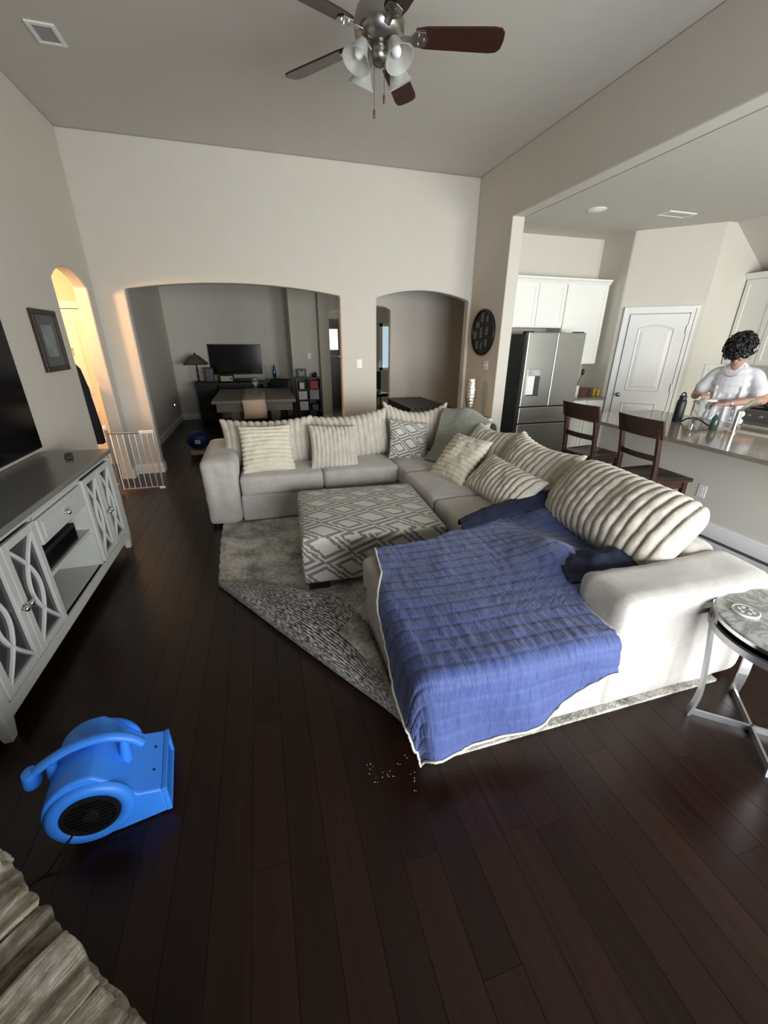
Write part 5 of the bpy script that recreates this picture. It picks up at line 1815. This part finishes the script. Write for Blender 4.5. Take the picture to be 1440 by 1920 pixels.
MB().lathe([(0, 0), (0.05, 0), (0.025, 0.07), (0.04, 0.12), (0, 0.12)], 18).build('base', 'black', lv, smooth=50)
MB().lathe([(0.04, 0.12), (0.046, 0.16), (0.022, 0.29), (0, 0.29)], 18).build('globe', 'lavaglass', lv, smooth=50)
MB().lathe([(0.022, 0.29), (0.012, 0.34), (0, 0.34)], 18).build('cap', 'black', lv, smooth=50)
sbar = thing('soundbar', 'long low black soundbar on the desk below the television', 'speaker', (-0.28, 9.80, 0.84))
MB().rbox((0, 0, 0.035), (0.50, 0.09, 0.06), 0.015, 4).build('case', 'black', sbar, smooth=60)
for s in (-1, 1):
    MB().box(s * 0.2 - 0.02, s * 0.2 + 0.02, -0.03, 0.03, 0, 0.008).build('foot', 'black', sbar)
ch = thing('office_chair', 'dark high backed chair half hidden behind the table', 'chair', (0.46, 9.15, 0), R(160))
MB().rbox((0, 0, 0.46), (0.48, 0.46, 0.09), 0.04, 5).build('seat', 'black', ch, smooth=180)
MB().rbox((0, 0.22, 0.73), (0.44, 0.08, 0.46), 0.04, 5).build('backrest', 'black', ch, smooth=180)
MB().tube([(0, 0, 0.08), (0, 0, 0.42)], 0.03, 10).build('column', 'black', ch)
for k in range(5):
    a = 2 * PI * k / 5
    lg = MB().tube([(0, 0, 0.10), (0.26 * math.cos(a), 0.26 * math.sin(a), 0.065)], [0.03, 0.018], 8).build('leg', 'black', ch)
    MB().ball((0.26 * math.cos(a), 0.26 * math.sin(a), 0.032), 0.03).build('caster', 'black', lg)

# bookshelf with its contents
bk = thing('bookshelf', 'narrow dark bookshelf against the dining wall by the entry', 'bookshelf', (0.975, 9.39, 0))
BW, BD, BH = 0.255, 0.28, 0.93
for s in (-1, 1):
    MB().box(s * BW - 0.012, s * BW + 0.012, -BD, 0, 0, BH).build('side', 'black', bk)
MB().box(-BW, BW, -0.012, 0, 0.03, BH).build('back', 'black', bk)
MB().box(-BW - 0.015, BW + 0.015, -BD - 0.01, 0, BH, BH + 0.022).build('top', 'black', bk)
MB().box(-0.009, 0.009, -BD, -0.012, 0.05, BH).build('divider', 'black', bk)
ZS = (0.05, 0.275, 0.50, 0.72)
for z in ZS:
    MB().box(-BW, BW, -BD, -0.012, z - 0.018, z).build('shelf', 'black', bk)
items = [(-0.14, 0.72, 0.10, 0.13, 'paper', 'white storage box top left in the bookshelf'),
         (0.12, 0.72, 0.17, 0.16, 'red', 'red storage box top right in the bookshelf'),
         (-0.13, 0.50, 0.18, 0.17, 'paper', 'white paper box in the middle left of the bookshelf'),
         (0.12, 0.50, 0.19, 0.19, 'print', 'pale patterned box in the middle right of the bookshelf'),
         (-0.12, 0.275, 0.18, 0.18, 'paper', 'white box on the lower left of the bookshelf'),
         (0.12, 0.275, 0.12, 0.11, 'photo', 'small grey box on the lower right of the bookshelf')]
for (x, z, w, h, m, lab) in items:
    t = thing('storage_box', lab, 'box', (0.975 + x, 9.39 - 0.15, z), 0, 'boxes in the bookshelf')
    MB().box(-w / 2, w / 2, -0.10, 0.10, 0.0, h * 0.78).build('body', m, t)
    MB().box(-w / 2 - 0.003, w / 2 + 0.003, -0.103, 0.103, h * 0.78, h).build('lid', m, t)
t = thing('photo_plaque', 'dark plaque with white shapes on top of the bookshelf', 'plaque', (0.86, 9.25, BH + 0.022))
MB().box(-0.10, 0.10, 0, 0.02, 0, 0.17).build('board', 'black', t)
for k in range(3):
    MB().box(-0.05 + 0.04 * k, -0.03 + 0.04 * k, -0.003, 0, 0.03, 0.13 - 0.02 * (k % 2)).build('white_figure', 'paper', t)
t = thing('small_figurine', 'small dark rounded figurine on the bookshelf end', 'figurine', (1.13, 9.25, BH + 0.022))
MB().ball((0, 0, 0.04), 0.045, 1.2, 0.8, 0.9).build('body', 'black', t, smooth=180)
MB().ball((0.02, 0, 0.085), 0.022).build('head', 'black', t, smooth=180)

# blue ball with its tray
bb = thing('exercise_ball', 'dark blue ball with white patch on the dining floor', 'ball', (-1.065, 7.0, 0.0))
MB().ball((0, 0, 0.20), 0.155, 1.12, 1.0, 0.95, 24, 14).build('ball', 'blueball', bb, smooth=180)
MB().box(-0.03, 0.05, -0.160, -0.150, 0.17, 0.23).build('logo_patch', 'paper', bb)
pb = thing('pet_bed', 'beige folded cloth lying under the blue ball', 'cloth', (-1.0, 6.96, 0))
MB().rbox((0, 0, 0.028), (0.36, 0.40, 0.054), 0.02, 6, soft(0.02, 4, 6)).build('pad', 'beige', pb, smooth=180)

# slatted dark bench in the hall behind the right arch
bn = thing('slatted_bench', 'dark slatted wooden bench in the hall behind the right arch', 'bench', (2.60, 6.88, 0))
for k in range(7):
    x = -0.30 + 0.10 * k
    MB().box(x - 0.042, x + 0.042, -0.66, 0.66, 0.655, 0.685).build('slat', 'espresso', bn, bevel=0.004)
MB().box(-0.32, 0.32, -0.62, 0.62, 0.56, 0.650).build('apron', 'espresso', bn)
for sx in (-1, 1):
    for sy in (-1, 1):
        MB().box(sx * 0.30 - 0.03, sx * 0.30 + 0.03, sy * 0.60 - 0.03, sy * 0.60 + 0.03, 0, 0.655).build('leg', 'espresso', bn)
for k in range(5):
    x = -0.26 + 0.13 * k
    MB().box(x - 0.05, x + 0.05, -0.60, 0.60, 0.18, 0.20).build('lower_slat', 'espresso', bn)
dc = thing('desk_chair', 'black chair in the room seen past the hall wall', 'chair', (2.75, 9.9, 0), R(20))
MB().rbox((0, 0, 0.47), (0.46, 0.46, 0.08), 0.03, 4).build('seat', 'black', dc, smooth=180)
MB().rbox((0, 0.22, 0.78), (0.44, 0.06, 0.44), 0.03, 4).build('backrest', 'black', dc, smooth=180)
for sx in (-1, 1):
    for sy in (-1, 1):
        MB().tube([(sx * 0.20, sy * 0.20, 0), (sx * 0.18, sy * 0.18, 0.44)], 0.018, 8).build('leg', 'black', dc)
    MB().tube([(sx * 0.18, 0.20, 0.44), (sx * 0.18, 0.24, 0.62)], 0.016, 8).build('back_post', 'black', dc)

# ================================================================== SIDE HALLWAY: lamp and hanging coat
hl = thing('hall_ceiling_light', 'warm dome ceiling light in the side hallway', 'ceiling light', (-2.55, 5.0, 2.62))
MB().lathe([(0, 0), (0.15, 0), (0.15, -0.02), (0, -0.02)], 24).build('base', 'nickel', hl)
M['warmglass'] = mat('warm_lit_glass', (0.9, 0.7, 0.4, 1), 0.4, var=0.01, emit=(1.0, 0.55, 0.22, 1), estr=6.0)
MB().lathe([(0.14, -0.02), (0.13, -0.06), (0.08, -0.10), (0, -0.115)], 24).build('dome', 'warmglass', hl, smooth=60)
ld = bpy.data.lights.new('hall_lamp', 'POINT')
ld.energy = 150
ld.color = (1.0, 0.55, 0.24)
ld.shadow_soft_size = 0.10
lo = bpy.data.objects.new('hall_lamp', ld)
col.objects.link(lo)
lo.location = (-2.55, 5.0, 2.36)
ct = thing('hanging_coat', 'dark navy coat hanging just inside the hallway arch', 'coat', (-2.03, 5.50, 0))
sec = [(0.55, 0.16, 0.11), (0.75, 0.165, 0.11), (1.0, 0.16, 0.10), (1.2, 0.15, 0.10), (1.38, 0.12, 0.08), (1.46, 0.06, 0.05), (1.49, 0.02, 0.02)]
vs, fs = [], []
for z, a, b in sec:
    for k in range(20):
        t = 2 * PI * k / 20
        w = 1 + 0.10 * math.sin(5 * t + z * 3) * (1.6 - z)
        vs.append((a * w * math.cos(t), b * w * math.sin(t), z + 0.015 * math.sin(4 * t) * (z < 0.6)))
for i in range(len(sec) - 1):
    for k in range(20):
        fs.append((i * 20 + k, i * 20 + (k + 1) % 20, (i + 1) * 20 + (k + 1) % 20, (i + 1) * 20 + k))
fs += [tuple(reversed(range(20))), tuple(range(len(vs) - 20, len(vs)))]
MB().add(vs, fs).build('body', 'navycloth', ct, smooth=60)
for s in (-1, 1):
    MB().tube([(0.02, s * 0.09, 1.36), (0.05, s * 0.14, 1.15), (0.06, s * 0.145, 0.80)], [0.05, 0.055, 0.045], 12).build('sleeve', 'navycloth', ct, smooth=60)
MB().tube([(0.0, 0, 1.48), (0.0, 0, 1.56), (0.0, 0.27, 1.58), (0.0, 0.27, 1.50)], 0.008, 8).build('hook', 'nickel', ct)

# ================================================================== PERSON AT THE SINK
pe = thing('person', 'person in white t-shirt with curly dark hair bending over the sink', 'person', (5.06, 3.43, 0), R(-72))


def remesh(o, vox, it=6):
    r = o.modifiers.new('remesh', 'REMESH')
    r.mode = 'VOXEL'
    r.voxel_size = vox
    r.use_smooth_shade = True
    s = o.modifiers.new('smooth', 'SMOOTH')
    s.factor = 0.5
    s.iterations = it
    return o


def limb(mb, pts, rad, n=14, k=5):
    P = curve(pts, k)
    rr = []
    for i in range(len(pts) - 1):
        for q in range(k):
            rr.append(rad[i] + (rad[i + 1] - rad[i]) * q / k)
    rr.append(rad[-1])
    mb.tube(P, rr, n)
    mb.ball(P[0], rr[0])
    mb.ball(P[-1], rr[-1])


# joints: facing -y; the person's right side is -x
HEADC = Vector((0.01, -0.155, 1.60))
JR = dict(sh=(-0.178, 0.0, 1.348), el=(-0.315, -0.02, 1.10), wr=(-0.215, -0.235, 1.135))
JL = dict(sh=(0.178, 0.0, 1.348), el=(0.315, -0.04, 1.11), wr=(0.075, -0.27, 1.065))
mb = MB()
# trunk, neck, head
for (z, a, b, y) in ((0.90, 0.15, 0.10, 0.03), (1.0, 0.145, 0.10, 0.02), (1.1, 0.145, 0.10, 0.0), (1.2, 0.155, 0.105, -0.01), (1.3, 0.165, 0.105, -0.01), (1.38, 0.15, 0.085, -0.015)):
    mb.ball((0, y, z), 0.10, a / 0.10, b / 0.10, 0.9, 18, 10)
limb(mb, [(0, -0.02, 1.36), (0.0, -0.06, 1.46), (0.0, -0.115, 1.55)], [0.075, 0.058, 0.06])
hx = Matrix.Translation(HEADC) @ Matrix.Rotation(R(58), 4, 'X')
mb.xf = hx
mb.ball((0, 0.015, 0.02), 0.10, 0.80, 1.0, 1.08, 20, 14)
mb.ball((0, -0.035, -0.055), 0.068, 0.86, 0.9, 1.05, 18, 12)
mb.ball((0, -0.082, -0.100), 0.020, 1.3, 1, 0.9)                       # chin
mb.tube([(0, -0.092, 0.015), (0, -0.108, -0.015), (0, -0.118, -0.038)], [0.009, 0.012, 0.016], 8)   # nose
mb.ball((0, -0.112, -0.038), 0.014, 1.3, 1, 0.8)
mb.tube([(-0.026, -0.096, -0.070), (0, -0.104, -0.069), (0.026, -0.096, -0.070)], 0.007, 6)          # lips
mb.tube([(-0.022, -0.095, -0.080), (0, -0.102, -0.081), (0.022, -0.095, -0.080)], 0.007, 6)
for s in (-1, 1):
    mb.ball((s * 0.034, -0.088, 0.028), 0.014, 1.8, 0.7, 0.7)         # brow
    mb.ball((s * 0.040, -0.072, -0.030), 0.024)                       # cheek
    mb.ball((s * 0.082, 0.012, -0.012), 0.026, 0.4, 0.8, 1.25)        # ear
mb.xf = None
# arms
limb(mb, [JR['sh'], (-0.265, -0.005, 1.24), JR['el']], [0.062, 0.052, 0.045])
limb(mb, [JR['el'], (-0.275, -0.13, 1.12), JR['wr']], [0.045, 0.040, 0.028])
limb(mb, [JL['sh'], (0.265, -0.01, 1.24), JL['el']], [0.062, 0.052, 0.045])
limb(mb, [JL['el'], (0.205, -0.17, 1.095), JL['wr']], [0.045, 0.040, 0.028])


# hands: palm, four fingers of unequal length with two bends, thumb from the side of the palm
def hand(mb, wr, fwd, up, side):
    f, u = Vector(fwd).normalized(), Vector(up).normalized()
    s = f.cross(u).normalized() * side
    u = s.cross(f).normalized() * side
    w = Vector(wr)
    for a in range(5):
        for b in (-1, 0, 1):
            mb.ball(w + f * (0.012 + 0.018 * a) + s * b * 0.023, 0.0175, 1, 1, 0.9, 10, 6)
    for i, (off, ln) in enumerate(((-0.034, 0.068), (-0.011, 0.080), (0.012, 0.074), (0.034, 0.056))):
        p0 = w + f * 0.085 + s * off
        p1 = p0 + f * ln * 0.45 - u * ln * 0.10
        p2 = p1 + f * ln * 0.20 - u * ln * 0.30
        p3 = p2 - f * ln * 0.06 - u * ln * 0.30
        mb.tube([p0, p1, p2, p3], [0.0100, 0.0092, 0.0085, 0.0072], 8)
        mb.ball(p3, 0.0075)
    t0 = w + f * 0.025 - s * 0.030
    t1 = t0 + f * 0.030 - s * 0.024 - u * 0.010
    t2 = t1 + f * 0.030 - s * 0.004 - u * 0.016
    mb.tube([t0, t1, t2], [0.014, 0.0115, 0.009], 8)
    mb.ball(t2, 0.009)


hand(mb, JR['wr'], (0.75, -0.55, 0.05), (0.1, -0.2, 1), 1)
hand(mb, JL['wr'], (-0.85, -0.45, -0.1), (0.0, -0.2, 1), -1)
# hips, legs, feet
mb.ball((0, 0.03, 0.88), 0.12, 1.35, 0.95, 0.9)
for s in (-1, 1):
    limb(mb, [(s * 0.09, 0.03, 0.86), (s * 0.10, 0.01, 0.50), (s * 0.10, 0.04, 0.10)], [0.085, 0.058, 0.040])
    limb(mb, [(s * 0.10, 0.05, 0.05), (s * 0.11, -0.10, 0.035), (s * 0.115, -0.16, 0.025)], [0.042, 0.036, 0.022])
remesh(mb.build('body', 'skin', pe, fix=False), 0.0065, 4)

# t-shirt
mb = MB()
for (z, a, b, y) in ((0.86, 0.200, 0.135, 0.01), (0.94, 0.198, 0.135, 0.01), (1.02, 0.195, 0.13, 0.0), (1.10, 0.195, 0.13, -0.005), (1.18, 0.198, 0.13, -0.01), (1.26, 0.205, 0.128, -0.01), (1.33, 0.200, 0.115, -0.012), (1.385, 0.165, 0.09, -0.015), (1.425, 0.10, 0.070, -0.025)):
    mb.ball((0, y, z), 0.10, a / 0.10, b / 0.10, 0.75, 22, 10)
for (x0, x1, x2, r) in ((-0.12, -0.10, -0.13, 0.018), (-0.03, -0.06, -0.08, 0.020), (0.05, 0.03, 0.04, 0.016), (0.12, 0.13, 0.15, 0.018)):      # hanging folds
    mb.tube([(x0, -0.095, 1.30), (x1, -0.118, 1.13), (x2, -0.128, 0.86)], [r * 0.5, r, r * 1.2], 8)
for J, s in ((JR, -1), (JL, 1)):
    m_ = Vector(J['sh']).lerp(Vector(J['el']), 0.60)
    limb(mb, [(s * 0.11, 0, 1.375), J['sh'], tuple(Vector(J['sh']).lerp(Vector(J['el']), 0.4)), tuple(m_)], [0.066, 0.070, 0.076, 0.084])
limb(mb, [(-0.03, -0.045, 1.43), (0.0, -0.05, 1.435), (0.03, -0.045, 1.43)], [0.052, 0.055, 0.052])
remesh(mb.build('t_shirt', 'shirt', pe, fix=False), 0.009, 5)
# shorts and shoes
mb = MB()
mb.ball((0, 0.03, 0.86), 0.12, 1.48, 1.08, 0.95, 20, 10)
for s in (-1, 1):
    limb(mb, [(s * 0.09, 0.03, 0.84), (s * 0.105, 0.015, 0.66), (s * 0.108, 0.015, 0.50)], [0.105, 0.095, 0.092])
remesh(mb.build('shorts', 'denim', pe, fix=False), 0.012, 4)
for s in (-1, 1):
    sh = MB().rbox((s * 0.112, -0.05, 0.045), (0.10, 0.28, 0.085), 0.038, 5).build('shoe', 'trim', pe, smooth=180)
    MB().rbox((s * 0.112, -0.05, 0.009), (0.105, 0.285, 0.016), 0.006, 4).build('sole', 'black', sh, smooth=60)
# hair: a mass of loose curls over the crown and falling over the brow
rh = random.Random(5)
mb = MB()
mb.xf = hx
mb.ball((0, 0.028, 0.045), 0.118, 0.86, 1.0, 0.98, 20, 12)
for k in range(210):
    th = rh.uniform(0, 2 * PI)
    ph = math.acos(rh.uniform(-0.25, 1.0))
    d = Vector((math.sin(ph) * math.cos(th), math.sin(ph) * math.sin(th), math.cos(ph)))
    if d.y < -0.35 and d.z < 0.05:
        continue
    c = Vector((0, 0.022, 0.035)) + Vector((d.x * 0.100, d.y * 0.124, d.z * 0.122)) * rh.uniform(0.92, 1.16)
    r = rh.uniform(0.018, 0.034)
    t = d.orthogonal().normalized()
    b = d.cross(t)
    a0 = rh.uniform(0, 2 * PI)
    pts = []
    for q in range(9):
        an = a0 + q * 0.72
        pts.append(c + (t * math.cos(an) + b * math.sin(an)) * r * 0.75 + d * (0.004 * q) - Vector((0, 0, 0.0022 * q)))
    mb.tube(pts, [0.010] * 6 + [0.008, 0.006, 0.003], 6)
mb.build('hair', 'hair', pe, smooth=180, fix=False)
mb = MB()
mb.xf = hx
M['eye'] = mat('eye_white', (0.7, 0.7, 0.7, 1), 0.2, var=0.01)
for s in (-1, 1):
    e = MB()
    e.xf = hx
    e.ball((s * 0.033, -0.083, 0.004), 0.0115)
    eo = e.build('eye', 'eye', pe, smooth=180)
    e = MB()
    e.xf = hx
    e.ball((s * 0.033, -0.0915, 0.002), 0.0055)
    e.build('iris', 'black', eo, smooth=180)
# necklace, wristband
nk = [(0.085 * math.sin(t), -0.075 - 0.085 * (1 - abs(t) / 2.2) ** 0.5 if abs(t) < 2.2 else 0.0, 1.462 - 0.125 * max(0, math.cos(t * 0.72)) ** 1.3) for t in [(-2.0 + 4.0 * k / 30) for k in range(31)]]
MB().tube(nk, 0.004, 6).build('necklace', 'silver', pe, smooth=60)
wv = Vector(JL['wr']).lerp(Vector((0.205, -0.17, 1.095)), 0.25)
dv = (Vector((0.205, -0.17, 1.095)) - Vector(JL['wr'])).normalized()
q = dv.to_track_quat('Z', 'Y').to_euler()
MB().lathe([(0.036, -0.008), (0.039, -0.006), (0.039, 0.006), (0.036, 0.008)], 20).build('wristband', 'silver', pe, loc=tuple(wv), rot=q)
# clear pitcher in the hands
pv = thing('clear_pitcher', 'clear plastic pitcher held over the sink by the person', 'pitcher', (4.775, 3.43, 0.905))
MB().lathe([(0, 0), (0.062, 0), (0.068, 0.006), (0.078, 0.17), (0.080, 0.175), (0.076, 0.175), (0.064, 0.010), (0, 0.008)], 28).build('jug', 'clear', pv, smooth=50)
MB().tube([(-0.02, 0.075, 0.155), (-0.02, 0.125, 0.14), (-0.02, 0.122, 0.06), (-0.02, 0.07, 0.03)], 0.008, 8).build('handle', 'clear', pv, smooth=60)
MB().lathe([(0, 0.175), (0.079, 0.175), (0.079, 0.188), (0.07, 0.193), (0, 0.193)], 28).build('lid', 'trim', pv, smooth=50)

# crumbs of debris on the floor by the quilt corner
mb = MB()
rd = random.Random(21)
for k in range(26):
    x, y = 0.24 + rd.random() * 0.20, 1.06 + rd.random() * 0.09
    if k > 18:
        x, y = 0.42 + rd.random() * 0.03, 0.98 + rd.random() * 0.08
    r = rd.uniform(0.0008, 0.0020)
    mb.taper((x, y, 0.0005), (r * 2, r * 1.4), (x + r * 0.2, y, 0.0005 + r * 0.8), (r, r))
o = mb.build('debris_crumbs', 'paper', None)
o['kind'] = 'stuff'
tag(o, 'tiny pale crumbs scattered on the floor by the quilt corner', 'debris')
